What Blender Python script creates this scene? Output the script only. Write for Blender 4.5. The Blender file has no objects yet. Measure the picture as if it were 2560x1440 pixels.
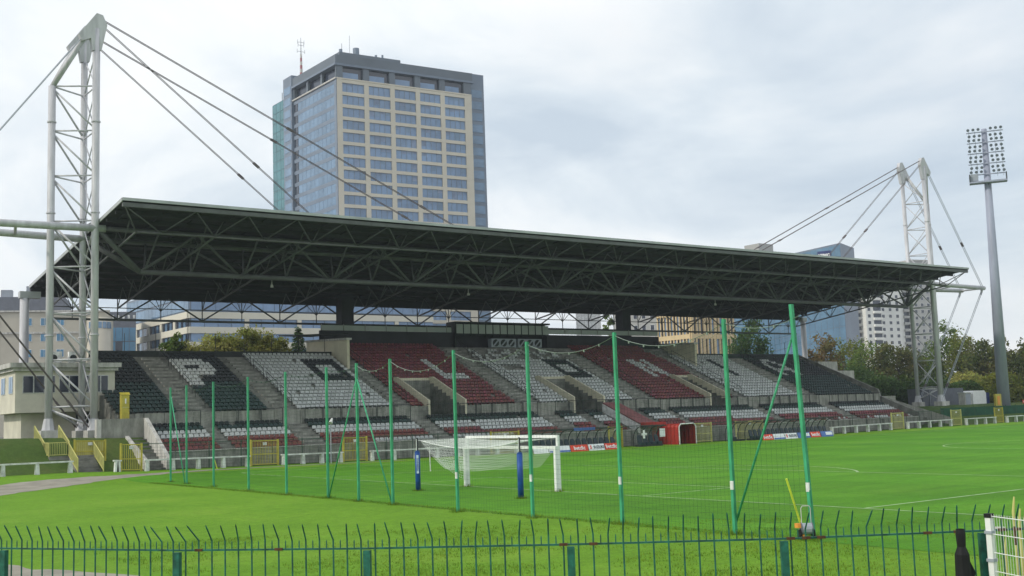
import bpy, bmesh, math, random
from mathutils import Vector, Matrix
random.seed(7)
S = bpy.context.scene
R = math.radians

# ------------------------------------------------------------------ camera
CAM = Vector((-31.7887, -44.5118, 3.5012))
YAW, PITCH, ROLL, FPX = 0.626613, 0.111718, -0.034357, 2827.46   # focal length in photo pixels (2560 wide)
FW = Vector((math.sin(YAW)*math.cos(PITCH), math.cos(YAW)*math.cos(PITCH), math.sin(PITCH)))
RT0 = Vector((math.cos(YAW), -math.sin(YAW), 0)); UP0 = RT0.cross(FW)
RT = math.cos(ROLL)*RT0 + math.sin(ROLL)*UP0
UP = -math.sin(ROLL)*RT0 + math.cos(ROLL)*UP0
cd = bpy.data.cameras.new('camera'); cam = bpy.data.objects.new('camera', cd); S.collection.objects.link(cam)
M = Matrix((RT, UP, -FW)).transposed().to_4x4(); M.translation = CAM; cam.matrix_world = M
cd.sensor_width = 36.0; cd.lens = FPX/2560*36; cd.clip_end = 6000; cd.clip_start = 0.1
S.camera = cam

# ------------------------------------------------------------------ sky, sun, exposure
SUN_AZ = Vector((-0.94, 0.10, 0)).normalized()      # the sun stands to the left
SUN_EL = R(38)
W = bpy.data.worlds.new('World'); S.world = W; W.use_nodes = True
nt = W.node_tree; nt.nodes.clear()
def N(t, typ, **k):
    n = t.nodes.new(typ)
    for a, b in k.items(): setattr(n, a, b)
    return n
out = N(nt, 'ShaderNodeOutputWorld')
sky = N(nt, 'ShaderNodeTexSky', sky_type='NISHITA', sun_disc=False)
sky.sun_elevation = SUN_EL; sky.sun_rotation = math.atan2(SUN_AZ.x, SUN_AZ.y)
sky.dust_density = 2.0
bg1 = N(nt, 'ShaderNodeBackground'); bg1.inputs[1].default_value = 0.11
nt.links.new(sky.outputs[0], bg1.inputs[0])
tc = N(nt, 'ShaderNodeTexCoord')
sep = N(nt, 'ShaderNodeSeparateXYZ'); nt.links.new(tc.outputs['Generated'], sep.inputs[0])
def mth(op, a, b=None, c=None):
    n = N(nt, 'ShaderNodeMath', operation=op)
    for i, v in enumerate((a, b, c)):
        if v is None: continue
        if isinstance(v, (int, float)): n.inputs[i].default_value = v
        else: nt.links.new(v, n.inputs[i])
    return n.outputs[0]
zz = mth('ADD', mth('MAXIMUM', sep.outputs[2], 0.0), 0.22)
comb = N(nt, 'ShaderNodeCombineXYZ')
nt.links.new(mth('DIVIDE', sep.outputs[0], zz), comb.inputs[0])
nt.links.new(mth('DIVIDE', sep.outputs[1], zz), comb.inputs[1])
comb.inputs[2].default_value = 1.3
def wnoise(scale, detail, rough, dist=0.0):
    n = N(nt, 'ShaderNodeTexNoise'); n.inputs['Scale'].default_value = scale
    n.inputs['Detail'].default_value = detail; n.inputs['Roughness'].default_value = rough
    n.inputs['Distortion'].default_value = dist
    nt.links.new(comb.outputs[0], n.inputs['Vector']); return n.outputs[0]
def wramp(src, stops):
    r = N(nt, 'ShaderNodeValToRGB'); e = r.color_ramp.elements
    for i, (p, c) in enumerate(stops):
        el = e[i] if i < 2 else e.new(p)
        el.position = p; el.color = (*c, 1)
    nt.links.new(src, r.inputs[0]); return r.outputs[0]
cl = wramp(wnoise(1.05, 8, 0.55, 0.5), [(0.30, (0.57, 0.66, 0.755)), (0.42, (0.74, 0.815, 0.88)), (0.53, (0.91, 0.95, 0.975)), (0.64, (1.0, 1.0, 1.0))])
cover = wramp(wnoise(0.6, 5, 0.5), [(0.28, (0.72,)*3), (0.5, (1, 1, 1))])
bg2 = N(nt, 'ShaderNodeBackground'); bg2.inputs[1].default_value = 1.04
nt.links.new(cl, bg2.inputs[0])
mx = N(nt, 'ShaderNodeMixShader'); nt.links.new(cover, mx.inputs[0])
nt.links.new(bg1.outputs[0], mx.inputs[1]); nt.links.new(bg2.outputs[0], mx.inputs[2])
nt.links.new(mx.outputs[0], out.inputs[0])
sd = bpy.data.lights.new('sun', 'SUN'); sd.energy = 2.0; sd.angle = R(4); sd.color = (1.0, 0.94, 0.82)
sun = bpy.data.objects.new('sun', sd); S.collection.objects.link(sun)
SD = (SUN_AZ*math.cos(SUN_EL) + Vector((0, 0, math.sin(SUN_EL))))
sun.rotation_euler = SD.to_track_quat('Z', 'Y').to_euler(); sun.location = (-60, -20, 60)
S.view_settings.view_transform = 'Standard'; S.view_settings.look = 'None'
S.view_settings.exposure = 0.08; S.view_settings.gamma = 1.0
S.view_settings.use_curve_mapping = False
S.render.engine = 'CYCLES'; S.render.resolution_x = 1024; S.render.resolution_y = 576
S.cycles.max_bounces = 4; S.cycles.diffuse_bounces = 2; S.cycles.glossy_bounces = 2; S.cycles.transmission_bounces = 2; S.cycles.transparent_max_bounces = 10

# ------------------------------------------------------------------ materials
def mat(name, col, rough=0.7, var=0.12, scale=1.2, metal=0.0, bump=0.0, bscale=20.0, detail=5, col2=None, spec=0.4, island=0.0, trans=0.0, stretch=None):
    m = bpy.data.materials.new(name); m.use_nodes = True; t = m.node_tree; b = t.nodes['Principled BSDF']
    b.inputs['Roughness'].default_value = rough; b.inputs['Metallic'].default_value = metal
    b.inputs['Specular IOR Level'].default_value = spec
    g = N(t, 'ShaderNodeNewGeometry')
    vec = g.outputs['Position']
    if stretch:
        mp = N(t, 'ShaderNodeMapping'); mp.inputs['Scale'].default_value = stretch
        t.links.new(vec, mp.inputs[0]); vec = mp.outputs[0]
    n = N(t, 'ShaderNodeTexNoise'); n.inputs['Scale'].default_value = scale; n.inputs['Detail'].default_value = detail
    n.inputs['Roughness'].default_value = 0.62
    t.links.new(vec, n.inputs['Vector'])
    r = N(t, 'ShaderNodeValToRGB')
    c1 = tuple(max(0, c*(1-var)) for c in col); c2 = col2 or tuple(min(1, c*(1+var)) for c in col)
    r.color_ramp.elements[0].position = 0.33; r.color_ramp.elements[0].color = (*c1, 1)
    r.color_ramp.elements[1].position = 0.67; r.color_ramp.elements[1].color = (*c2, 1)
    t.links.new(n.outputs[0], r.inputs[0])
    src = r.outputs[0]
    if island:
        hs = N(t, 'ShaderNodeHueSaturation'); mr = N(t, 'ShaderNodeMapRange')
        mr.inputs[3].default_value = 1-island; mr.inputs[4].default_value = 1+island
        t.links.new(g.outputs['Random Per Island'], mr.inputs[0]); t.links.new(mr.outputs[0], hs.inputs['Value'])
        mr2 = N(t, 'ShaderNodeMapRange'); mr2.inputs[3].default_value = 0.475; mr2.inputs[4].default_value = 0.52
        mul = N(t, 'ShaderNodeMath', operation='FRACT'); m3 = N(t, 'ShaderNodeMath', operation='MULTIPLY'); m3.inputs[1].default_value = 7.3
        t.links.new(g.outputs['Random Per Island'], m3.inputs[0]); t.links.new(m3.outputs[0], mul.inputs[0])
        t.links.new(mul.outputs[0], mr2.inputs[0]); t.links.new(mr2.outputs[0], hs.inputs['Hue'])
        t.links.new(src, hs.inputs['Color']); src = hs.outputs[0]
    t.links.new(src, b.inputs['Base Color'])
    if bump:
        n2 = N(t, 'ShaderNodeTexNoise'); n2.inputs['Scale'].default_value = bscale; n2.inputs['Detail'].default_value = 4
        t.links.new(vec, n2.inputs['Vector'])
        bp = N(t, 'ShaderNodeBump'); bp.inputs['Strength'].default_value = bump; bp.inputs['Distance'].default_value = 0.05
        t.links.new(n2.outputs[0], bp.inputs['Height']); t.links.new(bp.outputs[0], b.inputs['Normal'])
    if trans:
        tr = N(t, 'ShaderNodeBsdfTranslucent'); t.links.new(src, tr.inputs[0])
        ms = N(t, 'ShaderNodeMixShader'); ms.inputs[0].default_value = trans
        o = t.nodes['Material Output']
        t.links.new(b.outputs[0], ms.inputs[1]); t.links.new(tr.outputs[0], ms.inputs[2]); t.links.new(ms.outputs[0], o.inputs[0])
    return m
def glass_mat(name, col, rough=0.12, var=0.25, scale=0.15, spec=0.8, metal=0.0):
    return mat(name, col, rough=rough, var=var, scale=scale, spec=spec, metal=metal, island=0.18)
def see_through(name, col, alpha, rough=0.2):
    m = mat(name, col, rough=rough, var=0.1, scale=0.6); t = m.node_tree
    b = t.nodes['Principled BSDF']; o = t.nodes['Material Output']
    tr = N(t, 'ShaderNodeBsdfTransparent'); ms = N(t, 'ShaderNodeMixShader'); ms.inputs[0].default_value = alpha
    t.links.new(tr.outputs[0], ms.inputs[1]); t.links.new(b.outputs[0], ms.inputs[2]); t.links.new(ms.outputs[0], o.inputs[0])
    return m
def grass_mat(name, ca, cb, cc, stripe=0.0, sdir=(1, 0)):
    m = bpy.data.materials.new(name); m.use_nodes = True; t = m.node_tree; b = t.nodes['Principled BSDF']
    b.inputs['Roughness'].default_value = 0.85; b.inputs['Specular IOR Level'].default_value = 0.15
    g = N(t, 'ShaderNodeNewGeometry')
    def nz(sc, det=6, st=None, rough=0.6):
        v = g.outputs['Position']
        if st:
            mp = N(t, 'ShaderNodeMapping'); mp.inputs['Scale'].default_value = st; mp.inputs['Rotation'].default_value = (0, 0, 0.63)
            t.links.new(v, mp.inputs[0]); v = mp.outputs[0]
        n = N(t, 'ShaderNodeTexNoise'); n.inputs['Scale'].default_value = sc; n.inputs['Detail'].default_value = det
        n.inputs['Roughness'].default_value = rough
        t.links.new(v, n.inputs['Vector']); return n.outputs[0]
    def ramp(src, stops):
        r = N(t, 'ShaderNodeValToRGB'); e = r.color_ramp.elements
        for i, (p, c) in enumerate(stops):
            el = e[i] if i < 2 else e.new(p)
            el.position = p; el.color = (*c, 1)
        t.links.new(src, r.inputs[0]); return r.outputs[0]
    base = ramp(nz(0.16, 7, rough=0.65), [(0.32, ca), (0.52, cb), (0.72, cc)])
    fine = ramp(nz(2.6, 5, rough=0.75), [(0.25, (0.76,)*3), (0.5, (1.0,)*3), (0.78, (1.25,)*3)])
    fine2 = ramp(nz(17, 3), [(0.25, (0.72,)*3), (0.75, (1.28,)*3)])
    def mul(a, c):
        x = N(t, 'ShaderNodeMix', data_type='RGBA', blend_type='MULTIPLY'); x.inputs[0].default_value = 1
        t.links.new(a, x.inputs[6]); t.links.new(c, x.inputs[7]); return x.outputs[2]
    c = mul(mul(base, fine), fine2)
    if stripe:
        sx = N(t, 'ShaderNodeSeparateXYZ'); t.links.new(g.outputs['Position'], sx.inputs[0])
        w = N(t, 'ShaderNodeMath', operation='SINE'); k = N(t, 'ShaderNodeMath', operation='MULTIPLY'); k.inputs[1].default_value = math.pi/5.25
        t.links.new(sx.outputs[0], k.inputs[0]); t.links.new(k.outputs[0], w.inputs[0])
        st = ramp(w.outputs[0], [(0.0, (1-stripe,)*3), (0.3, (1+stripe,)*3)])
        c = mul(c, st)
        band = ramp(nz(0.5, 4, st=(0.12, 1.4, 1)), [(0.3, (0.86,)*3), (0.7, (1.12,)*3)])
        c = mul(c, band)
    else:
        worn = ramp(nz(0.33, 6, rough=0.7), [(0.62, (1, 1, 1)), (0.76, (1.28, 1.02, 0.9))])
        c = mul(c, worn)
    t.links.new(c, b.inputs['Base Color'])
    bp = N(t, 'ShaderNodeBump'); bp.inputs['Strength'].default_value = 0.9; bp.inputs['Distance'].default_value = 0.06
    n2 = N(t, 'ShaderNodeTexNoise'); n2.inputs['Scale'].default_value = 9; n2.inputs['Detail'].default_value = 6; n2.inputs['Roughness'].default_value = 0.8
    t.links.new(g.outputs['Position'], n2.inputs['Vector'])
    t.links.new(n2.outputs[0], bp.inputs['Height']); t.links.new(bp.outputs[0], b.inputs['Normal'])
    return m
MT = {}
def D(k, *a, **kw): MT[k] = mat(k, *a, **kw)
MT['grass'] = grass_mat('grass', (0.112, 0.250, 0.012), (0.138, 0.292, 0.016), (0.185, 0.322, 0.028))
MT['bank_grass'] = grass_mat('bank_grass', (0.045, 0.085, 0.016), (0.065, 0.110, 0.022), (0.105, 0.120, 0.035))
MT['turf'] = grass_mat('turf', (0.070, 0.222, 0.010), (0.090, 0.258, 0.013), (0.118, 0.282, 0.020), stripe=0.05)
D('city_ground', (0.17, 0.16, 0.15), rough=0.95, var=0.5, scale=0.7, bump=0.8, bscale=6)
D('track', (0.28, 0.26, 0.215), rough=0.95, var=0.22, scale=0.6, bump=0.5, bscale=14)
D('line', (0.32, 0.47, 0.23), rough=0.9, var=0.35, scale=1.6)
D('concrete', (0.19, 0.19, 0.17), rough=0.9, var=0.42, scale=1.1, bump=0.2, bscale=8)
D('concrete_wall', (0.26, 0.26, 0.23), rough=0.9, var=0.36, scale=1.3, stretch=(1.6, 1.6, .5), bump=0.15, bscale=8)
D('concrete_pale', (0.48, 0.47, 0.44), rough=0.85, var=0.30, scale=1.3, stretch=(1.8, 1.8, .6), bump=0.15, bscale=10)
D('cream', (0.62, 0.58, 0.44), rough=0.85, var=0.12, scale=0.7)
D('render_grey', (0.62, 0.59, 0.49), rough=0.9, var=0.12, scale=0.7)
D('seat_black', (0.010, 0.016, 0.018), rough=0.5, var=0.35, scale=2.5, island=0.35)
D('seat_green', (0.012, 0.034, 0.031), rough=0.5, var=0.3, scale=2.5, island=0.3)
D('seat_white', (0.47, 0.49, 0.48), rough=0.5, var=0.12, scale=2.5, island=0.12)
D('seat_red', (0.165, 0.034, 0.036), rough=0.5, var=0.25, scale=2.5, island=0.25)
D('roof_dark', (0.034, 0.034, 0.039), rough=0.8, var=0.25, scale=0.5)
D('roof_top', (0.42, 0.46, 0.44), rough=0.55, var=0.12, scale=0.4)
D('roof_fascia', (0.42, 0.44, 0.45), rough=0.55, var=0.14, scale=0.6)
D('truss', (0.108, 0.114, 0.116), rough=0.6, var=0.2, scale=0.9)
D('mast', (0.50, 0.50, 0.525), rough=0.5, var=0.17, scale=1.6, stretch=(1.5, 1.5, .25))
D('cable', (0.10, 0.085, 0.085), rough=0.5, var=0.2, scale=2)
D('steel_grey', (0.32, 0.35, 0.40), rough=0.5, var=0.12, scale=0.5)
D('flood_grey', (0.30, 0.325, 0.415), rough=0.5, var=0.14, scale=0.6, stretch=(2, 2, .3))
D('lamp_grey', (0.13, 0.145, 0.18), rough=0.4, var=0.15, scale=2)
D('rail_dark', (0.022, 0.028, 0.027), rough=0.6, var=0.2, scale=2)
D('pole_green', (0.045, 0.320, 0.160), rough=0.5, var=0.28, scale=2.6, stretch=(3, 3, .8))
D('net_green', (0.010, 0.060, 0.036), rough=0.8, var=0.2, scale=2)
D('rope', (0.24, 0.29, 0.25), rough=0.8, var=0.2, scale=5)
D('fence_green', (0.014, 0.105, 0.078), rough=0.5, var=0.5, scale=7)
D('rust', (0.10, 0.045, 0.022), rough=0.9, var=0.4, scale=12)
D('mesh_green', (0.045, 0.085, 0.060), rough=0.8, var=0.2, scale=2)
D('white_paint', (0.82, 0.83, 0.82), rough=0.4, var=0.05, scale=2)
D('white_worn', (0.64, 0.65, 0.64), rough=0.8, var=0.28, scale=2.2)
D('net_white', (0.80, 0.82, 0.80), rough=0.8, var=0.08, scale=2)
D('blue_pad', (0.010, 0.075, 0.33), rough=0.5, var=0.3, scale=2.5)
D('print_pale', (0.60, 0.72, 0.85), rough=0.6, var=0.1, scale=4)
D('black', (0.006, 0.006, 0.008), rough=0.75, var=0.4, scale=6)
D('yellow', (0.47, 0.40, 0.055), rough=0.5, var=0.18, scale=2)
D('yellow_pale', (0.52, 0.49, 0.17), rough=0.6, var=0.15, scale=2)
D('yellow_stick', (0.62, 0.70, 0.06), rough=0.5, var=0.15, scale=4)
D('orange', (0.75, 0.30, 0.05), rough=0.5, var=0.1)
D('red_cover', (0.36, 0.026, 0.018), rough=0.5, var=0.22, scale=1.6)
D('red_tarp', (0.24, 0.10, 0.10), rough=0.7, var=0.25, scale=1.2)
D('ad_red', (0.68, 0.052, 0.02), rough=0.5, var=0.08)
D('ad_white', (0.78, 0.80, 0.84), rough=0.5, var=0.06)
D('ad_blue', (0.07, 0.15, 0.42), rough=0.5, var=0.1)
D('ink', (0.04, 0.045, 0.06), rough=0.6, var=0.1)
D('dugout_seat', (0.014, 0.030, 0.040), rough=0.45, var=0.3, scale=3)
MT['perspex'] = see_through('perspex', (0.55, 0.60, 0.60), 0.16)
MT['poly_panel'] = see_through('poly_panel', (0.42, 0.46, 0.43), 0.85, 0.4)
MT['windscreen'] = mat('windscreen', (0.008, 0.07, 0.035), rough=0.85, var=0.3, scale=1.5)
# buildings
D('tower_cream', (0.62, 0.575, 0.475), rough=0.75, var=0.06, scale=0.12)
D('tower_dark', (0.125, 0.150, 0.180), rough=0.5, var=0.12, scale=0.1)
D('tower_metal', (0.165, 0.205, 0.265), rough=0.45, var=0.12, scale=0.1)
MT['win_blue'] = glass_mat('win_blue', (0.150, 0.225, 0.400), 0.2)
MT['win_strip'] = glass_mat('win_strip', (0.13, 0.20, 0.33), 0.12)
MT['win_dark'] = glass_mat('win_dark', (0.018, 0.022, 0.045), 0.2)
MT['teal_glass'] = glass_mat('teal_glass', (0.03, 0.150, 0.190), 0.2)
MT['kp_glass'] = glass_mat('kp_glass', (0.10, 0.19, 0.32), 0.2)
MT['sky_glass'] = glass_mat('sky_glass', (0.06, 0.17, 0.33), 0.2)
D('blind_pale', (0.22, 0.28, 0.40), rough=0.6, var=0.2, scale=0.4)
D('antenna_red', (0.36, 0.13, 0.15), rough=0.6, var=0.1)
D('mullion', (0.20, 0.24, 0.28), rough=0.5, var=0.1)
D('hotel_wall', (0.47, 0.44, 0.37), rough=0.85, var=0.08, scale=0.2)
D('hotel_dark', (0.14, 0.15, 0.18), rough=0.7, var=0.1)
D('office_white', (0.66, 0.63, 0.53), rough=0.8, var=0.06, scale=0.1)
D('fin_stone', (0.60, 0.47, 0.27), rough=0.8, var=0.1, scale=0.3)
D('flat_white', (0.76, 0.76, 0.72), rough=0.85, var=0.06, scale=0.1)
D('flat_beige', (0.62, 0.59, 0.50), rough=0.85, var=0.08, scale=0.1)
D('flat_grey', (0.42, 0.42, 0.40), rough=0.85, var=0.08, scale=0.1)
D('sign_navy', (0.015, 0.03, 0.14), rough=0.5, var=0.1)
def leaf(k, c1, c2): MT[k] = mat(k, c1, rough=0.75, var=0.05, scale=0.35, col2=c2, spec=0.2, island=0.45, trans=0.4)
leaf('leaf_green', (0.085, 0.150, 0.028), (0.150, 0.215, 0.040))
leaf('leaf_dark', (0.048, 0.095, 0.026), (0.085, 0.145, 0.036))
leaf('leaf_olive', (0.26, 0.30, 0.06), (0.42, 0.41, 0.12))
leaf('leaf_brown', (0.135, 0.120, 0.040), (0.080, 0.125, 0.034))
leaf('leaf_rust', (0.22, 0.135, 0.050), (0.135, 0.145, 0.042))
leaf('leaf_yellow', (0.21, 0.225, 0.038), (0.13, 0.175, 0.034))
D('bark', (0.06, 0.048, 0.036), rough=0.95, var=0.35, scale=3)

# ------------------------------------------------------------------ helpers
COL = S.collection
WL = {}
def tag(o, label=None, cat=None, group=None, kind=None):
    if label: o['label'] = label
    if cat: o['category'] = cat
    if group: o['group'] = group
    if kind: o['kind'] = kind
    return o
def thing(name, loc, label, cat, group=None):
    o = bpy.data.objects.new(name, None); COL.objects.link(o); o.location = loc; o.empty_display_size = 0.2
    WL[o] = Vector(loc); return tag(o, label, cat, group)
def put(name, mesh, parent=None, loc=(0, 0, 0), rz=0.0, kind=None, label=None):
    o = bpy.data.objects.new(name, mesh); COL.objects.link(o)
    loc = Vector(loc); WL[o] = loc.copy()
    if parent: o.parent = parent; o.location = loc - WL[parent]
    else: o.location = loc
    if rz: o.rotation_euler = (0, 0, rz)
    if kind: o['kind'] = kind
    if label: o['label'] = label
    return o
class MB:
    def __init__(s): s.v = []; s.f = []; s.m = []
    def quad(s, a, b, c, d, mi=0):
        i = len(s.v); s.v += [tuple(a), tuple(b), tuple(c), tuple(d)]; s.f.append((i, i+1, i+2, i+3)); s.m.append(mi); return s
    def obox(s, c, ax, ay, az, mi=0):      # half vectors
        c = Vector(c); ax = Vector(ax); ay = Vector(ay); az = Vector(az); i = len(s.v)
        for sz in (-1, 1):
            for sy in (-1, 1):
                for sx in (-1, 1): s.v.append(tuple(c + ax*sx + ay*sy + az*sz))
        for f in ((0, 2, 3, 1), (4, 5, 7, 6), (0, 1, 5, 4), (2, 6, 7, 3), (0, 4, 6, 2), (1, 3, 7, 5)):
            s.f.append(tuple(i+k for k in f)); s.m.append(mi)
        return s
    def box(s, x0, x1, y0, y1, z0, z1, mi=0):
        return s.obox(((x0+x1)/2, (y0+y1)/2, (z0+z1)/2), ((x1-x0)/2, 0, 0), (0, (y1-y0)/2, 0), (0, 0, (z1-z0)/2), mi)
    def beam(s, p, q, w, h, mi=0):
        p = Vector(p); q = Vector(q); d = q-p; L = d.length; d.normalize()
        up = Vector((0, 0, 1)) if abs(d.z) < 0.95 else Vector((1, 0, 0))
        sd_ = d.cross(up).normalized(); u = sd_.cross(d)
        return s.obox((p+q)/2, d*(L/2), sd_*(w/2), u*(h/2), mi)
    def tube(s, p, q, r, n=6, r2=None, mi=0, caps=True):
        p = Vector(p); q = Vector(q); d = (q-p).normalized(); r2 = r if r2 is None else r2
        up = Vector((0, 0, 1)) if abs(d.z) < 0.95 else Vector((1, 0, 0))
        a = d.cross(up).normalized(); b = a.cross(d); i = len(s.v)
        for c, rr in ((p, r), (q, r2)):
            for k in range(n):
                t = 2*math.pi*k/n; s.v.append(tuple(c + (a*math.cos(t) + b*math.sin(t))*rr))
        for k in range(n):
            s.f.append((i+k, i+(k+1) % n, i+n+(k+1) % n, i+n+k)); s.m.append(mi)
        if caps:
            s.f.append(tuple(i+k for k in range(n))[::-1]); s.m.append(mi)
            s.f.append(tuple(i+n+k for k in range(n))); s.m.append(mi)
        return s
    def path(s, pts, r, n=5, mi=0):
        for a, b in zip(pts[:-1], pts[1:]): s.tube(a, b, r, n, mi=mi, caps=False)
        return s
    def prism(s, poly, ext, mi=0):
        n = len(poly); i = len(s.v); e = Vector(ext)
        s.v += [tuple(p) for p in poly] + [tuple(Vector(p)+e) for p in poly]
        for k in range(n): s.f.append((i+k, i+(k+1) % n, i+n+(k+1) % n, i+n+k)); s.m.append(mi)
        s.f.append(tuple(range(i, i+n))[::-1]); s.m.append(mi); s.f.append(tuple(range(i+n, i+2*n))); s.m.append(mi)
        return s
    def mesh(s, name, mats, off=Vector((0, 0, 0)), smooth=False, fix=True):
        me = bpy.data.meshes.new(name)
        me.from_pydata([(x-off[0], y-off[1], z-off[2]) for x, y, z in s.v], [], s.f)
        if isinstance(mats, str): mats = [mats]
        for k in mats: me.materials.append(MT[k])
        if len(mats) > 1: me.polygons.foreach_set('material_index', s.m)
        if fix:
            b = bmesh.new(); b.from_mesh(me); bmesh.ops.recalc_face_normals(b, faces=b.faces); b.to_mesh(me); b.free()
        if smooth: me.polygons.foreach_set('use_smooth', [True]*len(me.polygons))
        me.update(); return me
    def build(s, name, mats, parent=None, smooth=False, kind=None, label=None, base=None, fix=True):
        off = WL[parent] if parent else Vector(base or (0, 0, 0))
        me = s.mesh(name, mats, off, smooth, fix)
        o = bpy.data.objects.new(name, me); COL.objects.link(o); WL[o] = off.copy()
        if parent: o.parent = parent
        else: o.location = off
        if kind: o['kind'] = kind
        if label: o['label'] = label
        return o
def ray(px, py):
    return FW + RT*((px-1280)/FPX) + UP*((720-py)/FPX)
def onY(px, py, Y): d = ray(px, py); return CAM + d*((Y-CAM.y)/d.y)
def onZ(px, py, Z): d = ray(px, py); return CAM + d*((Z-CAM.z)/d.z)
def far(px, py, dist): d = ray(px, py); return CAM + d*(dist/math.hypot(d.x, d.y))
def text_mesh(body, size, bold=0.0, depth=0.01):
    c = bpy.data.curves.new('txt', 'FONT'); c.body = body; c.size = size; c.extrude = depth; c.offset = bold
    c.align_x = 'CENTER'; c.align_y = 'CENTER'; c.resolution_u = 2
    o = bpy.data.objects.new('txt', c); COL.objects.link(o)
    bpy.context.view_layer.update()
    me = bpy.data.meshes.new_from_object(o.evaluated_get(bpy.context.evaluated_depsgraph_get()))
    bpy.data.objects.remove(o); bpy.data.curves.remove(c); return me
def lettering(body, size, where, right, up, material, parent, bold=0.0, name='lettering'):
    me = text_mesh(body, size, bold); me.materials.clear(); me.materials.append(MT[material])
    r = Vector(right).normalized(); u = Vector(up).normalized(); n = r.cross(u)
    X = Matrix((r, u, n)).transposed().to_4x4(); X.translation = Vector(where) - WL[parent]
    me.transform(X)
    o = bpy.data.objects.new(name, me); COL.objects.link(o); o.parent = parent; WL[o] = WL[parent].copy(); return o
def lerp(a, b, t): return a+(b-a)*t
def interp(x, pts):
    if x <= pts[0][0]: return pts[0][1]
    for (a, va), (b, vb) in zip(pts[:-1], pts[1:]):
        if x <= b: return lerp(va, vb, (x-a)/(b-a))
    return pts[-1][1]
def sm(a, b, x):
    t = min(1, max(0, (x-a)/(b-a))); return t*t*(3-2*t)

# ------------------------------------------------------------------ ground, track, pitch
HX = [(-40, .55), (-10, .52), (-5, .34), (5, .22), (14, .13), (30, .03), (70, .03), (84, .2), (110, .3), (140, .35)]
def hgt(x, y):
    h = interp(x, HX)*sm(30, 40, y)
    out_ = max(sm(-1.8, -3.0, x), sm(96.0, 101.0, x))
    h += out_*sm(40.6, 46.0, y)*2.45
    if y > 60: h = max(h, sm(60, 75, y)*2.6)
    return h
def sheet(name, xs, ys, dz, material, keep=None, hole=None):
    v = []; idx = {}; f = []
    for j, y in enumerate(ys):
        for i, x in enumerate(xs):
            idx[i, j] = len(v); v.append((x, y, hgt(x, y)+dz))
    for j in range(len(ys)-1):
        for i in range(len(xs)-1):
            f.append((idx[i, j], idx[i+1, j], idx[i+1, j+1], idx[i, j+1]))
    me = bpy.data.meshes.new(name); me.from_pydata(v, [], f); me.materials.append(MT[material])
    me.polygons.foreach_set('use_smooth', [True]*len(f))
    o = bpy.data.objects.new(name, me); COL.objects.link(o); o['kind'] = 'structure'; WL[o] = Vector((0, 0, 0)); return o
def rng(a, b, s):
    n = max(1, int(round((b-a)/s))); return [a+(b-a)*k/n for k in range(n+1)]
gx = [-1300, -1000, -500, -200, -100] + rng(-60, -12, 4) + rng(-10, 4, .7) + rng(6, 92, 4) + rng(93, 103, 1) + rng(105, 150, 5) + [200, 300, 500, 900, 1300]
gy = [-1300, -900, -400, -120] + rng(-80, 28, 4) + rng(29, 47, .7) + rng(50, 80, 3) + [100, 150, 250, 500, 900, 1300]
sheet('ground', gx, gy, -0.05, 'city_ground')
sheet('grass_field', [x for x in gx if -100 <= x <= 150], [y for y in gy if -80 <= y <= 40.5], -0.01, 'grass')
sheet('grass_bank', [x for x in gx if -60 <= x <= 150], [y for y in gy if 39.9 <= y <= 62], 0.0, 'bank_grass')
pitch = sheet('pitch', rng(-8.2, 106, 3), rng(-44, 30, 4)+rng(31, 35.2, .7), -0.002, 'turf')
inner = [(16, 37.2), (6, 37.0), (-2, 36.4), (-7.7, 34.1), (-11.5, 31.4), (-14.8, 27.9), (-17.8, 23.9), (-20.8, 14.4), (-23.4, 2), (-24.6, -6.4), (-24.8, -12.2), (-23.6, -15.3), (-22.0, -20.6), (-20.2, -25.4), (-17, -31.5), (-10, -39)]
def offs(pts, w):
    o = []
    for i, p in enumerate(pts):
        a = Vector(pts[max(0, i-1)]); b = Vector(pts[min(len(pts)-1, i+1)]); d = (b-a).normalized()
        ww = w[i] if isinstance(w, list) else w
        o.append((p[0]+d.y*ww, p[1]-d.x*ww))
    return o
def smooth_line(pts, k=6):
    o = []
    for i in range(len(pts)-1):
        p0 = Vector(pts[max(0, i-1)]); p1 = Vector(pts[i]); p2 = Vector(pts[i+1]); p3 = Vector(pts[min(len(pts)-1, i+2)])
        for j in range(k):
            t = j/k; o.append(tuple(0.5*((2*p1)+(p2-p0)*t+(2*p0-5*p1+4*p2-p3)*t*t+(3*p1-p0-3*p2+p3)*t**3)))
    o.append(tuple(pts[-1])); return o
inn = smooth_line(inner)
outr = smooth_line(offs(inner, [.4, .6, .9, 2.0, 4.4, 5.2, 5.6, 5.6, 5.6, 5.6, 5.6, 4.0, 3.0, 2.6, 2.4, 2.4]))
tb = MB()
for i in range(len(inn)-1):
    for j in range(5):
        a, b_ = j/5, (j+1)/5
        def pt(k, t):
            x = lerp(inn[k][0], outr[k][0], t)+0.12*math.sin(k*1.7+t*3); y = lerp(inn[k][1], outr[k][1], t)+0.12*math.cos(k*2.3)
            return (x, y, hgt(x, y)+0.001)
        tb.quad(pt(i, a), pt(i+1, a), pt(i+1, b_), pt(i, b_))
tb.build('running_track', 'track', kind='structure')
def strip(pts, w):
    m = MB(); L = offs(pts, w/2); Rr = offs(pts, -w/2)
    for i in range(len(pts)-1):
        q = [(*L[i],), (*L[i+1],), (*Rr[i+1],), (*Rr[i],)]
        m.quad(*[(x, y, hgt(x, y)+0.008) for x, y in q])
    m.build('line_marking', 'line', pitch)
def seg(a, b, n=12): return [(lerp(a[0], b[0], k/n), lerp(a[1], b[1], k/n)) for k in range(n+1)]
strip(seg((0, -33), (0, 33), 30), .11); strip(seg((5.5, -9.16), (5.5, 9.16)), .11)
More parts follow.
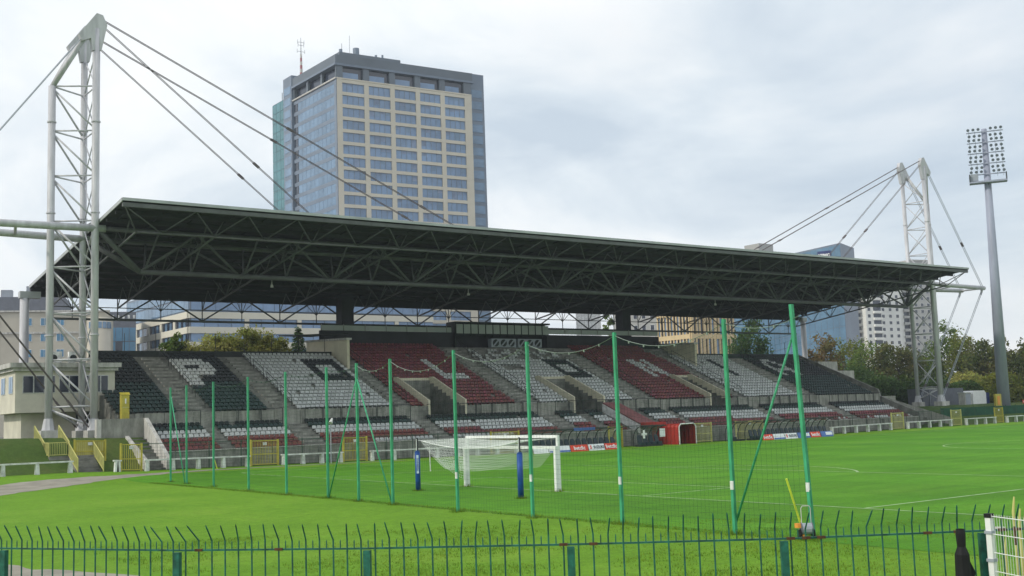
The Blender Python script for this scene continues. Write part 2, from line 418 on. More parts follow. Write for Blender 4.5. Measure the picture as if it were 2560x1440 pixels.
strip(seg((0.1, -9.16), (5.45, -9.16), 3), .11); strip(seg((0.1, 9.16), (5.45, 9.16), 3), .11)
strip(seg((16.5, -20.16), (16.5, 20.16), 16), .11); strip(seg((.1, -20.16), (16.4, -20.16), 6), .12); strip(seg((.1, 20.16), (16.4, 20.16), 6), .11)
strip([(11+9.15*math.cos(t), 9.15*math.sin(t)) for t in [R(a) for a in range(-53, 54, 4)]], .12)
strip(seg((.1, 33), (103, 33), 30), .11); strip(seg((51.5, -33), (51.5, 32.9), 20), .11)
strip([(51.5+9.15*math.cos(R(a)), 9.15*math.sin(R(a))) for a in range(0, 361, 6)], .12)

# ------------------------------------------------------------------ grass blades near the camera and round the posts
leaf_g = mat('blade', (0.105, 0.225, 0.014), rough=0.8, var=0.1, scale=0.5, col2=(0.20, 0.30, 0.035), spec=0.15, island=0.4, trans=0.3); MT['blade'] = leaf_g
gb = MB(); rg = random.Random(11)
def blade(x, y, h, w):
    a = rg.uniform(0, 6.283); dx, dy = math.cos(a)*w, math.sin(a)*w; lx, ly = rg.gauss(0, .35)*h, rg.gauss(0, .35)*h; z = hgt(x, y)-.01
    i = len(gb.v); gb.v += [(x-dx, y-dy, z), (x+dx, y+dy, z), (x+lx, y+ly, z+h)]; gb.f.append((i, i+1, i+2)); gb.m.append(0)
cx_, cy_ = CAM.x, CAM.y
nbl = 0
while nbl < 90000:
    ang = YAW+rg.uniform(-.46, .47); dd_ = 11+26*rg.random()**1.3; x = cx_+math.sin(ang)*dd_; y = cy_+math.cos(ang)*dd_
    pat = math.sin(x*1.3+math.sin(y*.9)*1.7)+math.sin(y*1.7+x*.6)+math.sin((x-y)*.53)*1.2
    if pat+rg.gauss(0, .9) < .1: continue
    if x < -22.5 and y > -19 and y < -8: continue
    for _ in range(3): blade(x+rg.gauss(0, .05), y+rg.gauss(0, .05), rg.uniform(.03, .065)*(1 if pat < 1.6 else 1.25), rg.uniform(.004, .009)); nbl += 1
for (x, y) in [(-7.0, 27.5), (-7.25, 23.9), (-7.5, 18.8), (-7.85, 12.9), (-8.1, 7.6), (-8.0, 3.3), (-8.15, .05), (-8.3, -3.2), (-8.65, -8.65), (-8.5, -13.1), (-8.1, -17.25), (-8.15, -22.05), (-7.8, -24.5), (-3.12, 3.42), (-3.4, -5.43), (-.07, 3.72), (-.07, -3.72)]:
    for _ in range(160): blade(x+rg.gauss(0, .13), y+rg.gauss(0, .13), rg.uniform(.06, .2), .008)
for k in range(9000):                                   # unmown strip along the net line
    y = rg.uniform(-25, 28); blade(-8.1+rg.gauss(0, .14), y, rg.uniform(.03, .10), .008)
tag(gb.build('grass_blades', 'blade', kind='stuff', fix=False), 'short green grass blades on the lawn in the foreground and round the poles', 'grass')

# ------------------------------------------------------------------ grandstand
stand = thing('grandstand', (-2, 42, 0), 'long concrete grandstand with rows of black, white and red plastic seats under the roof', 'grandstand')
LZ, LY, LR, LT = 1.50, 42.0, 0.31, 0.75          # lower tier: first row floor, front, rise, tread
UZ, UY, UR, UT = 4.60, 47.6, 0.335, 0.76         # upper tier
NU, NC = 17, 21                                   # rows in the wings and in the centre
X0, X1, XC0, XC1 = -3.1, 93.0, 21.4, 69.8
XE = -4.4
VOM = [(24.7, 28.6), (42.3, 46.1), (62.2, 64.9)]
def profile(rows, start=0, upper=False):
    p = [(LY, -0.6), (LY, LZ)] if not upper else [(UY-.25, -.6)]
    for k in range(0 if upper else 7):
        y = LY+LT*k; z = LZ+LR*k
        if k: p += [(y, z)]
        p += [(y+LT, z)]
    zt = LZ+LR*6
    if not upper: p += [(UY-.25, zt)]
    if start == 0: p += [(UY-.25, UZ+.0)]
    else: p += [(UY+UT*start, zt), (UY+UT*start, UZ+UR*start)]
    for j in range(start, rows):
        y = UY+UT*j; z = UZ+UR*j
        if j > start: p += [(y, z)]
        p += [(y+UT, z)]
    yb = UY+UT*rows
    p += [(yb, UZ+UR*(rows-1)+.02), (yb+.5, UZ+UR*(rows-1)+.02), (yb+.5, -0.6)]
    return p
cuts = sorted({X0, -2.5, X1, XC0, XC1, *[a for v in VOM for a in v]})
ter = MB()
for a, b in zip(cuts[:-1], cuts[1:]):
    rows = NC if (a >= XC0 and b <= XC1) else NU
    st = 8 if any(abs(a-v[0]) < 1e-6 for v in VOM) else 0
    pr = profile(rows, st, a < -2.6)
    ter.prism([(a, y, z) for y, z in pr], (b-a, 0, 0))
ter.prism([(XE, y, z) for y, z in profile(6, 0, True)], (X0-XE, 0, 0))
ter.build('terrace', 'concrete', stand)
# front wall face of the upper tier, panel by panel
pw = MB()
k = X0
while k < X1-.2:
    e = min(k+2.4, X1)
    if not any(k < v[1] and e > v[0] for v in VOM):
        pw.v = []; pw.f = []; pw.m = []
        pw.box(k+.02, e-.02, UY-.31, UY-.252, LZ+LR*6+.01, UZ+.04)
        pw.build('parapet_panel', 'concrete_wall', stand)
    k += 2.4
# vomitory side walls with sloping tops
for i, (a, b) in enumerate(VOM):
    for x, s in ((a-.02, -1), (b+.02, 1)):
        m = MB(); xx = x if s > 0 else x-.2
        m.prism([(xx, UY-.3, LZ+LR*6), (xx, UY+UT*8.2, LZ+LR*6), (xx, UY+UT*8.2, UZ+UR*8+.35), (xx, UY+UT*7.4, UZ+UR*8+.35), (xx, UY-.3, UZ+.55)], (.2, 0, 0))
        m.build('stairwell_wall', 'cream', stand)
    m = MB(); m.box(a, b, UY+UT*8+.02, UY+UT*8+.15, LZ+LR*6+2.1, UZ+UR*8+.25); m.build('stairwell_lintel', 'cream', stand)
    m = MB(); m.box(a+.3, b-.3, UY+UT*8-.03, UY+UT*8-.005, LZ+LR*6+.02, LZ+LR*6+2.1); m.build('stairwell_shade', 'black', stand)  # black sheet painted as the shade inside the opening
# side walls between wings and centre
for x in (XC0-.25, XC1):
    m = MB(); y0 = UY+UT*12.6
    m.prism([(x, y0, UZ+UR*12-.1), (x, 66.5, UZ+UR*12-.1), (x, 66.5, 11.95), (x, y0, 11.55)], (.28, 0, 0)); m.build('flank_wall', 'cream', stand)
    m = MB(); m.prism([(x-.2, y0-.1, 11.56), (x-.2, 66.6, 11.96), (x-.2, 66.6, 12.16), (x-.2, y0-.1, 11.76)], (.68, 0, 0)); m.build('wall_coping', 'concrete_pale', stand)
m = MB(); m.prism([(XC0-3.4, 62.4, 12.3), (XC0+.3, 58, 12.25), (XC0+.3, 66.6, 12.55), (XC0-3.4, 66.6, 12.6)], (0, 0, .12)); m.build('side_canopy', 'rail_dark', stand)
# rear walls
yb = UY+UT*NC
m = MB(); m.box(XC0+.05, 38.0, yb+.02, yb+.5, 11.0, 13.05); m.build('rear_wall', 'roof_dark', stand)
m = MB(); m.box(51.4, XC1-.05, yb+.02, yb+.5, 11.0, 12.95); m.build('rear_wall', 'roof_dark', stand)
m = MB(); m.box(38.02, 51.38, yb+1.2, yb+1.5, 10.9, 14.2); m.build('rear_wall', 'roof_dark', stand)
m = MB(); m.box(51.39, 51.6, yb+.52, yb+1.6, 10.9, 14.09); m.build('rear_wall', 'roof_dark', stand)
for xa, xb in ((XC0+.1, 37.8), (51.6, XC1-.1)):
    m = MB(); m.box(xa, xb, yb+.1, yb+.2, 13.07, 13.62); m.build('rear_glazing', 'poly_panel', stand)
    m = MB(); m.box(xa, xb, yb+.08, yb+.22, 13.63, 13.78); m.build('handrail', 'rail_dark', stand)
    x = xa
    while x < xb: 
        m = MB(); m.box(x, x+.06, yb+.02, yb+.08, 13.06, 13.75); m.build('handrail_post', 'concrete_wall', stand); x += 2.6
for xa, xb in ((X0, XC0-.3), (XC1+.3, X1)):
    y = UY+UT*NU
    m = MB(); m.box(xa, xb, y+.02, y+.14, UZ+UR*16, UZ+UR*16+.62); m.build('rear_parapet', 'rail_dark', stand)
    x = xa+.3; m = MB()
    while x < xb: m.box(x, x+.045, y+.16, y+.205, 9.9, 12.2); x += 2.9
    m.build('rear_fence_posts', 'rail_dark', stand, kind='stuff')
# press box under the roof
pb = thing('press_box', (38, yb, 11), 'press box with a band of pale translucent panels high at the back of the stand', 'press box')
for i in range(13):
    xa = 38.05+i*1.025
    m = MB(); m.box(xa+.05, xa+.975, yb-.45, yb-.41, 12.93, 13.98); m.build('panel', 'poly_panel', pb)
    m = MB(); m.box(xa-.05, xa+.05, yb-.5, yb-.38, 12.6, 14.1); m.build('mullion', 'rail_dark', pb)
m = MB(); m.box(37.9, 51.5, yb-.55, yb+1.3, 14.1, 14.28); m.build('roof', 'rail_dark', pb)
m = MB(); m.box(37.9, 51.5, yb-.5, yb-.38, 12.78, 12.92); m.build('sill', 'rail_dark', pb)
m = MB(); m.box(37.95, 38.1, yb-.4, yb+1.2, 11.0, 14.1); m.build('side_wall', 'rail_dark', pb)
for i, xa in enumerate((42.6, 46.4)):
    t = thing('fan_unit', (xa, yb-.9, 11.35), ('grey cooling unit with three round fans, left of the pair below the press box', 'grey cooling unit with three round fans, right of the pair below the press box')[i], 'cooling unit', 'cooling units below the press box')
    m = MB(); m.box(xa, xa+3.5, yb-.9, yb-.2, 11.35, 12.35); m.build('casing', 'steel_grey', t)
    for q in range(3):
        c = (xa+.62+q*1.12, yb-.9, 11.85); m = MB(); m.tube(c, (c[0], c[1]-.05, c[2]), .42, 14); m.build('fan', 'rail_dark', t)
        m = MB(); m.beam((c[0]-.3, c[1]-.07, c[2]-.3), (c[0]+.3, c[1]-.07, c[2]+.3), .03, .16); m.build('blade', 'steel_grey', t)

# seats
def seat_mesh(matname):
    m = MB(); w = .185
    m.prism([(-w, .00, .17), (w, .00, .17), (w, .33, .13), (-w, .33, .13)], (0, 0, .05))
    m.prism([(-w, .32, .15), (w, .32, .15), (w, .38, .36), (w*.72, .40, .45), (-w*.72, .40, .45), (-w, .38, .36)], (0, .05, 0))
    m.box(-.05, .05, .08, .24, 0, .15)
    m.box(-.05, .05, .382, .390, .33, .37, 1)  # dot painted as the highlight at the hole, black on white seats
    return m.mesh('seat', [matname, 'black' if 'white' in matname else 'seat_white'])
SM = {k: seat_mesh(k) for k in ('seat_black', 'seat_green', 'seat_white', 'seat_red')}
LET = {
 'P': ["11111110", "11111111", "11000111", "11111111", "11111110", "11100000", "11100000", "11100000"],
 'O': ["11111111", "11111111", "11000011", "11000011", "11000011", "11111111", "11111111"],
 'L': ["1100000", "1100000", "1100000", "1100000", "1100000", "1111111", "1111111"],
 'N': ["1110011", "1111011", "1111011", "1101111", "1101111", "1100111", "1100011"],
 'I': ["11", "11", "11", "11", "11", "11", "11"],
 'A': ["00111100", "01100110", "11000011", "11000011", "11111111", "11000011", "11000011"]}
BLK = [(-4.35, .8, 'seat_black', None), (3.65, 9.0, 'seat_black', ('P', 3.6, 'seat_white')), (11.4, 21.15, 'seat_white', ('O', 16.6, 'seat_black')),
       (23.0, 35.5, 'seat_red', ('L', 30.5, 'seat_white')), (38.3, 51.1, 'seat_white', ('O', 46.7, 'seat_black')),
       (54.3, 66.9, 'seat_red', ('N', 59.8, 'seat_white')), (68.5, 78.2, 'seat_white', ('I', 73.6, 'seat_black')),
       (81.2, 92.8, 'seat_black', ('A', 82.6, 'seat_white'))]
P_ = .452
seats = []
for bi, (a, b, c, let) in enumerate(BLK):
    rows = NC if (a > XC0 and b < XC1) else NU
    n = int((b-a)/P_)
    for j in range(rows):
        for i in range(n):
            x = a+P_*(i+.5)
            if x < X0 and j > 5: continue
            if j < 8 and any(v[0]-.35 < x < v[1]+.35 for v in VOM): continue
            if bi == 4 and j > 14 and (random.random() < .62 or j > 18): continue
            if bi == 4 and j in (11, 12) and 40.2 < x < 42.6: continue
            if bi == 5 and j > 15 and x > 66.0: continue
            col = c
            if c == 'seat_black' and j < 8: col = 'seat_green'
            if let:
                bm = LET[let[0]]; r = 14-j; q = int((x-let[1])/P_) if x >= let[1] else -1
                if 0 <= r < len(bm) and 0 <= q < len(bm[0]) and bm[r][q] == '1': col = let[2]
            if random.random() < .006: continue
            seats.append((x, UY+UT*j+.26, UZ+UR*j, col, 1000+j))
LOW = [(-2.3, 2.3), (3.4, 9.6), (11.6, 22.4), (24.1, 37.2), (39.4, 41.9), (43.3, 45.5), (47.9, 49.8), (50.9, 54.1), (55.3, 68.0), (69.8, 80.6), (82.5, 92.6)]
for a, b in LOW:
    for k in range(7):
        n = int((b-a)/P_)
        for i in range(n):
            x = a+P_*(i+.5)
            col = ('seat_red', 'seat_red', 'seat_red', 'seat_white', 'seat_white', 'seat_green', 'seat_black')[k]
            if k == 0 and 16 < x < 31: col = 'seat_white'
            if k == 2 and (28 < x < 37.3 or 62 < x < 68): col = 'seat_white'
            if k == 0 and x > 72: col = 'seat_white' if random.random() < .5 else col
            if random.random() < .008: continue
            seats.append((x, LY+LT*k+.24, LZ+LR*k, col, k))
def dist(s): return (Vector(s[:3])-CAM).length
# the 300 that show largest: nearest ones not behind the roof mast or house
vis = sorted([s for s in seats if s[0] > 1.0], key=dist)
big = vis[:300]; bigset = set(map(id, big))
for s in big: put('seat', SM[s[3]], stand, s[:3])
rest = MB(); order = ['seat_black', 'seat_green', 'seat_white', 'seat_red']
tmpl = {k: ([tuple(v.co) for v in SM[k].vertices], [tuple(p.vertices) for p in SM[k].polygons], [p.material_index for p in SM[k].polygons]) for k in SM}
for s in seats:
    if id(s) in bigset: continue
    v, f, mi = tmpl[s[3]]; i = len(rest.v); x, y, z = s[:3]
    rest.v += [(a+x, b+y, c+z) for a, b, c in v]; rest.f += [tuple(q+i for q in p) for p in f]
    base = order.index(s[3]); dot = order.index('seat_black' if s[3] == 'seat_white' else 'seat_white')
    rest.m += [base if q == 0 else dot for q in mi]
rest.build('seat_rows', order, stand, kind='stuff', fix=False)

# aisle steps, rails, front railing
AIS = [(1.2, 3.2), (9.3, 11.1), (21.5, 22.8), (35.8, 38.0), (51.4, 54.0), (67.1, 68.3), (78.5, 80.9)]
for a, b in AIS:
    m = MB(); rows = NC if XC0 < a and b < XC1 else NU
    for j in range(rows): m.box(a+.15, b-.15, UY+UT*j-.30, UY+UT*j-.002, UZ+UR*(j-1)+.003, UZ+UR*(j-1)+.17)
    m.build('aisle_steps', 'concrete_wall', stand)
    ra = MB(); x = b-.08
    for j0 in range(1, rows-3, 4):
        p = (x, UY+UT*j0, UZ+UR*j0); q = (x, UY+UT*(j0+3), UZ+UR*(j0+3))
        for r in (p, q): ra.tube(r, (r[0], r[1], r[2]+.95), .028, 5)
        ra.tube((p[0], p[1], p[2]+.95), (q[0], q[1], q[2]+.95), .028, 5); ra.tube((p[0], p[1], p[2]+.5), (q[0], q[1], q[2]+.5), .022, 5)
    ra.build('aisle_handrail', 'rail_dark', stand)
LAIS = [(2.3, 3.4), (9.6, 11.6), (22.4, 24.1), (37.2, 39.4), (54.1, 55.3), (68.0, 69.8), (80.6, 82.5)]
for a, b in LAIS:
    m = MB()
    for k in range(1, 7): m.box(a+.1, b-.1, LY+LT*k-.30, LY+LT*k-.002, LZ+LR*(k-1)+.003, LZ+LR*(k-1)+.155)
    m.build('aisle_steps', 'concrete_wall', stand)
x = X0+.3
segs = []
gaps = LAIS
k = X0+.6
for a, b in gaps+[(X1, X1+1)]:
    segs.append((k, a)); k = b
for a, b in segs:
    n = max(1, int((b-a)/1.75)); zt = LZ+LR*6
    for i in range(n):
        xa = lerp(a, b, i/n)+.06; xb = lerp(a, b, (i+1)/n)-.06; y = UY-.55
        m = MB()
        for xx in (xa, xb): m.tube((xx, y, zt), (xx, y, zt+1.42), .03, 5)
        m.tube((xa, y, zt+1.42), (xb, y, zt+1.42), .03, 5); m.tube((xa, y, zt+.35), (xb, y, zt+.35), .025, 5)
        m.build('guard_rail', 'rail_dark', stand)
# pitch-side wall and its coping
m = MB(); m.box(-2.5, X1, LY-.22, LY-.02, -.5, LZ+.06); m.build('front_wall', 'concrete_wall', stand)
m = MB(); m.box(-2.5, X1, LY-.28, LY+.02, LZ+.061, LZ+.13); m.build('wall_coping', 'concrete_pale', stand)
for x in rng(X0+1, X1-1, 3.1):
    m = MB(); m.box(x-.12, x+.12, LY-.30, LY-.222, -.4, LZ+.05); m.build('wall_pilaster', 'concrete', stand)
# end walls
m = MB(); m.prism([(X1+.02, LY-.3, 0), (X1+.02, 60.9, 0), (X1+.02, 60.9, 10.5), (X1+.02, 60.5, 10.5), (X1+.02, UY, 5.2), (X1+.02, UY-.3, 4.3), (X1+.02, LY-.3, 2.1)], (.25, 0, 0)); m.build('end_wall', 'concrete', stand)
for x, lb in ((94.3, 0), (94.3, 1)):
    pass
m = MB(); m.box(93.4, 97.4, 57.2, 60.0, 8.1, 9.35); m.build('end_landing', 'concrete_pale', stand)
m = MB(); m.box(93.3, 98.6, 55.4, 57.1, 6.6, 8.0); m.build('end_landing', 'concrete_pale', stand)
# rear columns
for x in (26.2, 67.0):
    m = MB(); m.box(x-.75, x+.75, 66.6, 67.9, 0, 17.0); m.build('rear_column', 'roof_dark', stand)

# ------------------------------------------------------------------ roof
roof = thing('stand_roof', (50.5, 57, 15), 'wide dark green steel truss roof hung over the grandstand', 'roof')
RX0, RX1, RY0, RY1 = -5.7, 106.7, 42.0, 71.5
def rz(y): return 20.85-(y-42.0)*0.1169
sl = (RY0, RY1)
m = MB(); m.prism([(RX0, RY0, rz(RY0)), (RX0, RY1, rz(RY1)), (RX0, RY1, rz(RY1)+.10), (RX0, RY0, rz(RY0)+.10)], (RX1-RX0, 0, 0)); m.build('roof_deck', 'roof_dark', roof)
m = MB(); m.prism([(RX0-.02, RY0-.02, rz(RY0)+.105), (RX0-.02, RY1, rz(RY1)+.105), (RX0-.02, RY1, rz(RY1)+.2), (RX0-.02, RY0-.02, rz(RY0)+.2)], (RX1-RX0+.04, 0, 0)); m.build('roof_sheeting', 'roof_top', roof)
m = MB(); m.box(RX0-.05, RX1+.05, RY0-.12, RY0-.025, rz(RY0)+.02, rz(RY0)+.25); m.build('front_fascia', 'roof_fascia', roof)
m = MB(); m.box(RX0, RX1, RY0+.02, RY0+.30, rz(RY0)-.42, rz(RY0)-.10); m.build('edge_beam', 'truss', roof)
for x in (RX0-.10, RX1+.03):
    m = MB(); m.prism([(x, RY0, rz(RY0)-.05), (x, RY1, rz(RY1)-.05), (x, RY1, rz(RY1)+.24), (x, RY0, rz(RY0)+.24)], (.07, 0, 0)); m.build('side_fascia', 'roof_fascia', roof)
m = MB(); m.box(RX0, RX1, RY1-.2, RY1+.1, rz(RY1)-.85, rz(RY1)-.02); m.build('rear_beam', 'roof_dark', roof)
for i in range(1, 13):
    y = RY0+i*2.3
    if y > RY1-.5: break
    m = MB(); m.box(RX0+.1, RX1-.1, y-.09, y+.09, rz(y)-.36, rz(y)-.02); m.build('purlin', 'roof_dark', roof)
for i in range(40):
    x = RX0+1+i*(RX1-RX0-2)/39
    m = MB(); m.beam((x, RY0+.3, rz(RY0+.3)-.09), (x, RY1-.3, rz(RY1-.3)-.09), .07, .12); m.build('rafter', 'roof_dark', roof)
def web(parent, p, q, r=.06): m = MB(); m.tube(p, q, r, 6); return m.build('web_member', 'truss', parent, smooth=True)
MOD = 8.7667
FY, FZ = 44.2, 18.88
m = MB(); m.tube((-4.0, FY, FZ), (105.0, FY, FZ), .09, 8); ft = m.build('front_truss', 'truss', roof, smooth=True)
bots = [-2+MOD/2*i for i in range(25)]
tops = [RX0+.3]+[-2+MOD/2*(i+.5) for i in range(24)]+[RX1-.3]
for i, x in enumerate(bots):
    web(ft, (x, FY, FZ), (tops[i], RY0+.3, rz(RY0)-.35), .055); web(ft, (x, FY, FZ), (tops[i+1], RY0+.3, rz(RY0)-.35), .055)
    if i % 2: web(ft, (x, FY, FZ), (x, FY+1.6, rz(FY+1.6)-.3), .05); web(ft, (x, FY, FZ), (x+.9, FY+.2, rz(FY)-.3), .05)
web(ft, (-4, FY, FZ), (RX0+.3, RY0+.4, rz(RY0)-.4)); web(ft, (105, FY, FZ), (RX1-.3, RY0+.4, rz(RY0)-.4))
YB, YA, ZB, ZA, YM, ZM = 48.0, 51.5, 19.62, 19.22, 49.6, 16.45
m = MB(); m.tube((-2, YM, ZM), (103.2, YM, ZM), .22, 10); mtr = m.build('main_truss', 'truss', roof, smooth=True)
for y, z in ((YB, ZB), (YA, ZA)):
    m = MB(); m.tube((-5.4, y, z), (106.6, y, z), .20, 8); m.build('top_chord', 'truss', mtr, smooth=True)
    for s in (-1, 1):
        xm = 50.6+s*52.6; xt = 50.6+s*56.6
        m = MB(); m.tube((xm, YM, ZM), (xt, y, z), .22, 8); m.build('end_diagonal', 'truss', mtr, smooth=True)
    for k in range(13):
        x = -2+MOD*k
        if k > 0: web(mtr, (x, YM, ZM), (x-MOD/2, y, z), .11)
        if k < 12: web(mtr, (x, YM, ZM), (x+MOD/2, y, z), .12)
        web(mtr, (x+.35, YM, ZM), (x+1.1, y, z), .08)
        if k < 12: web(mtr, (x+MOD/2, YM, ZM), (x+MOD/2+.6, y, z), .08)
def ct(x, edge=False):
    y0, z0, y1, z1 = FY, FZ, 70.5, 15.5
    m = MB(); m.tube((x, y0, z0), (x, y1, z1), .09, 6); t = m.build('cross_truss', 'truss', roof, smooth=True)
    n = 8
    for i in range(n):
        ya, za = lerp(y0, y1, i/n), lerp(z0, z1, i/n); yb_, zb_ = lerp(y0, y1, (i+1)/n), lerp(z0, z1, (i+1)/n); ym = (ya+yb_)/2
        web(t, (x, ya, za), (x, ym, rz(ym)-.3), .05); web(t, (x, yb_, zb_), (x, ym, rz(ym)-.3), .05)
        if i % 2 == 0 and i: web(t, (x, ya, za), (x+1.2, ya+.3, rz(ya)-.3), .045); web(t, (x, ya, za), (x-1.2, ya+.3, rz(ya)-.3), .045)
    return t
for x in [-4.0]+[2.4+MOD*k for k in range(12)]+[105.0]: ct(x)
m = MB(); m.beam((-4, 70.5, 14.35), (105, 70.5, 14.35), .22, .22); rt = m.build('rear_truss', 'truss', roof)
m = MB(); m.tube((-4, 70.5, 15.55), (105, 70.5, 15.55), .05, 6); m.build('tie_rail', 'truss', rt)
for k in range(13):
    x = 2.4+MOD*k-MOD/2*0
    for xx in (x-MOD/2,):
        web(rt, (xx, 70.5, 14.4), (xx, 70.5, 16.5), .05)
        for dx in (-1.3, -.5, .5, 1.3): web(rt, (xx, 70.5, 15.3), (xx+dx, 70.5, 16.5), .035)
    if k < 12:
        web(rt, (x, 70.5, 14.4), (x, 70.5, 16.5), .06)
        web(rt, (x, 70.5, 14.4), (x-3.6, 70.5, 16.6), .085); web(rt, (x, 70.5, 14.4), (x+3.6, 70.5, 16.6), .085)
for i, (x, z) in enumerate([(0.0, 0), (10.9, 0), (28.5, 0), (58, 0), (19.7, 0)]):
    pass
for x in (9.8, 30.9, 66.0):
    l = thing('hanging_lamp', (x, YM, ZM-.3), {9.8: 'small lamp on a short stem under the main truss, leftmost of three', 30.9: 'small lamp on a short stem under the main truss, middle of three', 66.0: 'small lamp on a short stem under the main truss, rightmost of three'}[x], 'lamp', 'lamps hanging from the main truss')
    m = MB(); m.tube((x, YM, ZM-.2), (x, YM, ZM-.62), .03, 5); m.build('stem', 'concrete_pale', l)
    m = MB(); m.tube((x, YM, ZM-.62), (x, YM, ZM-.86), .10, 8, .16); m.build('shade', 'concrete_pale', l)
for s in (-1, 1):
    x = 50.5+s*56.8
    c = thing('corner_post', (x, 71, 0), 'thick round post carrying the %s rear corner of the roof' % ('left' if s < 0 else 'right'), 'post')
    m = MB(); m.tube((x, 71, 0), (x, 71, 16.3), .42, 14); m.build('shaft', 'mast', c, smooth=True)
    m = MB(); m.box(x-.5, x+.5+.9*(s < 0)-.0, 70.6, 71.4, 16.31, 16.95); m.build('head_beam', 'roof_fascia', c)

# ------------------------------------------------------------------ masts
def mast(s):
    fx = lambda x: x if s < 0 else 101.1-x
    nm = 'left' if s < 0 else 'right'
    t = thing('roof_mast', (fx(-6.1), 49.75, 2.9), {'left': 'tall white lattice mast at the near left end of the roof, beside the cream house', 'right': 'tall white lattice mast at the far right end of the roof, before the trees'}[nm], 'mast', 'masts holding up the stand roof')
    A = lambda z: Vector((fx(-6.1), 51.5, z)); B = lambda z: Vector((fx(-6.1), 48.0, z)); O = lambda z: Vector((fx(-9.1), 49.75, z))
    def tb_(n, p, q, r, mt='mast', k=10, par=None): m_ = MB(); m_.tube(p, q, r, k); return m_.build(n, mt, par or t, smooth=True)
    for F, top, r in ((A, 36.0, .27), (B, 36.2, .30), (O, 31.4, .29)): tb_('leg', F(2.4), F(top), r, k=14)
    for y in (48.0, 51.5):
        tb_('leg', O(31.35), (fx(-6.75), y, 35.9), .22)
        m_ = MB(); pl = [(-6.45, 34.3), (-5.75, 34.4), (-5.3, 36.6), (-5.65, 37.4), (-6.15, 37.5), (-7.55, 35.5), (-7.3, 35.0), (-6.6, 35.3)]
        m_.prism([(fx(a), y-.25, b) for a, b in pl], (0, .5, 0)); hp = m_.build('head_plate', 'mast', t)
    lv = [31.4-3.72*k for k in range(8)]+[3.6]
    for F, r_ in ((A, .27), (B, .30), (O, .29)):
        for z in (11.0, 20.9, 28.4):
            m_ = MB(); m_.tube(F(z-.05), F(z+.05), r_+.07, 14); m_.build('flange', 'mast', t)
    for i, z in enumerate(lv[:-1]):
        z2 = lv[i+1]
        tb_('horizontal', O(z), A(z), .07, k=6); tb_('horizontal', O(z), B(z), .07, k=6); tb_('horizontal', A(z), B(z), .06, k=6)
        tb_('diagonal', O(z-.15), A(z2+.1), .085, k=6); tb_('diagonal', O(z-.15), B(z2+.1), .085, k=6)
        tb_('diagonal', A(z), B(z2), .06, k=6); tb_('diagonal', B(z), A(z2), .05, k=6)
    tb_('diagonal', A(34.5), B(31.4), .06, k=6); tb_('diagonal', B(34.5), A(31.4), .06, k=6)
    # stay cables, in pairs
    def pair(n, p, q, r=.036, gap=.11, lock=(.42, .78), mt='cable'):
        p = Vector(p); q = Vector(q); m_ = MB()
        for d in (-gap, gap): m_.tube(p+Vector((0, d, 0)), q+Vector((0, d, 0)), r, 5, caps=False)
        c = m_.build(n, mt, t, smooth=True)
        for f in lock:
            a = p.lerp(q, f); b = p.lerp(q, f+.022*30/(q-p).length); m_ = MB(); m_.beam(a, b, gap*2+.1, .13); m_.build('coupler', 'cable', c)
    for y, zt, dz in ((48.0, 37.0, 0), (51.5, 36.8, 0)):
        pair('stay_cable', (fx(-5.5), y, zt), (fx(33.0), y, rz(y)+.1))
        pair('stay_cable', (fx(-5.5), y, zt-.55), (fx(15.4), y, rz(y)+.1), r=.032, lock=(.62,))
        tip = Vector((fx(-18.6), y, 19.5))
        pair('back_stay', (fx(-7.1), y, 35.5), tip, r=.042, mt='steel_grey', lock=(.6,))
        pair('tie_down', tip, (fx(-6.3), y, 3.4), r=.048, mt='cable' if s < 0 else 'steel_grey', lock=(.85,))
        tb_('outrigger', (fx(-5.3), y, 19.62 if y < 50 else 19.22), (fx(-18.9), y, 19.5), .30, 'mast', 12)
        m_ = MB(); m_.tube((fx(-18.4), y, 19.45), (fx(-18.0), y, 18.5), .22, 8, .1); m_.build('tip_fitting', 'mast', t)
    tb_('cross_tube', (fx(-18.4), 48, 19.45), (fx(-18.4), 51.5, 19.45), .14); tb_('cross_tube', (fx(-12.1), 48, 19.6), (fx(-11.4), 51.5, 19.3), .12)
    for F, w in ((A, .62), (B, .62), (O, .7)):
        p = F(0); g = hgt(p.x, p.y); m_ = MB()
        m_.prism([(p.x-w, p.y-w, g-.3), (p.x+w, p.y-w, g-.3), (p.x+w, p.y+w, g-.3), (p.x-w, p.y+w, g-.3)], (0, 0, .9)); m_.build('footing', 'concrete_pale', t)
        m_ = MB(); m_.tube((p.x, p.y, g+.6), (p.x, p.y, g+1.5), .52, 8, .34); m_.build('foot_sleeve', 'mast', t)
    return t
mast(-1); mast(1)

# ------------------------------------------------------------------ floodlight
fl = thing('floodlight_mast', (118, 45.2, 0), 'tall grey floodlight mast with rows of lamps behind the far corner', 'floodlight')
m = MB(); m.tube((118, 45.2, -.2), (118, 44.8, 42.2), 0.90, 16, .38); m.build('pole', 'flood_grey', fl, smooth=True)
bd = Vector((.55, -.835, 0)); nd = Vector((-.835, -.55, 0)); pc = Vector((118, 44.8, 0))
m = MB(); m.obox(pc+Vector((0, 0, 34.35))+nd*.5, bd*2.5, nd*.8, Vector((0, 0, .12))); m.build('platform', 'flood_grey', fl)
for s in (-1, 1):
    m = MB(); m.obox(pc+bd*(2.45*s)+Vector((0, 0, 35.0))+nd*.5, bd*.04, nd*.9, Vector((0, 0, .5))); m.build('platform_rail', 'rail_dark', fl)
m = MB(); m.obox(pc-bd*1.9+Vector((0, 0, 35.1))+nd*.7, bd*.6, nd*.2, Vector((0, 0, .5))); m.build('control_box', 'steel_grey', fl)
rows = [41.7, 40.15, 38.6, 37.05, 35.5]
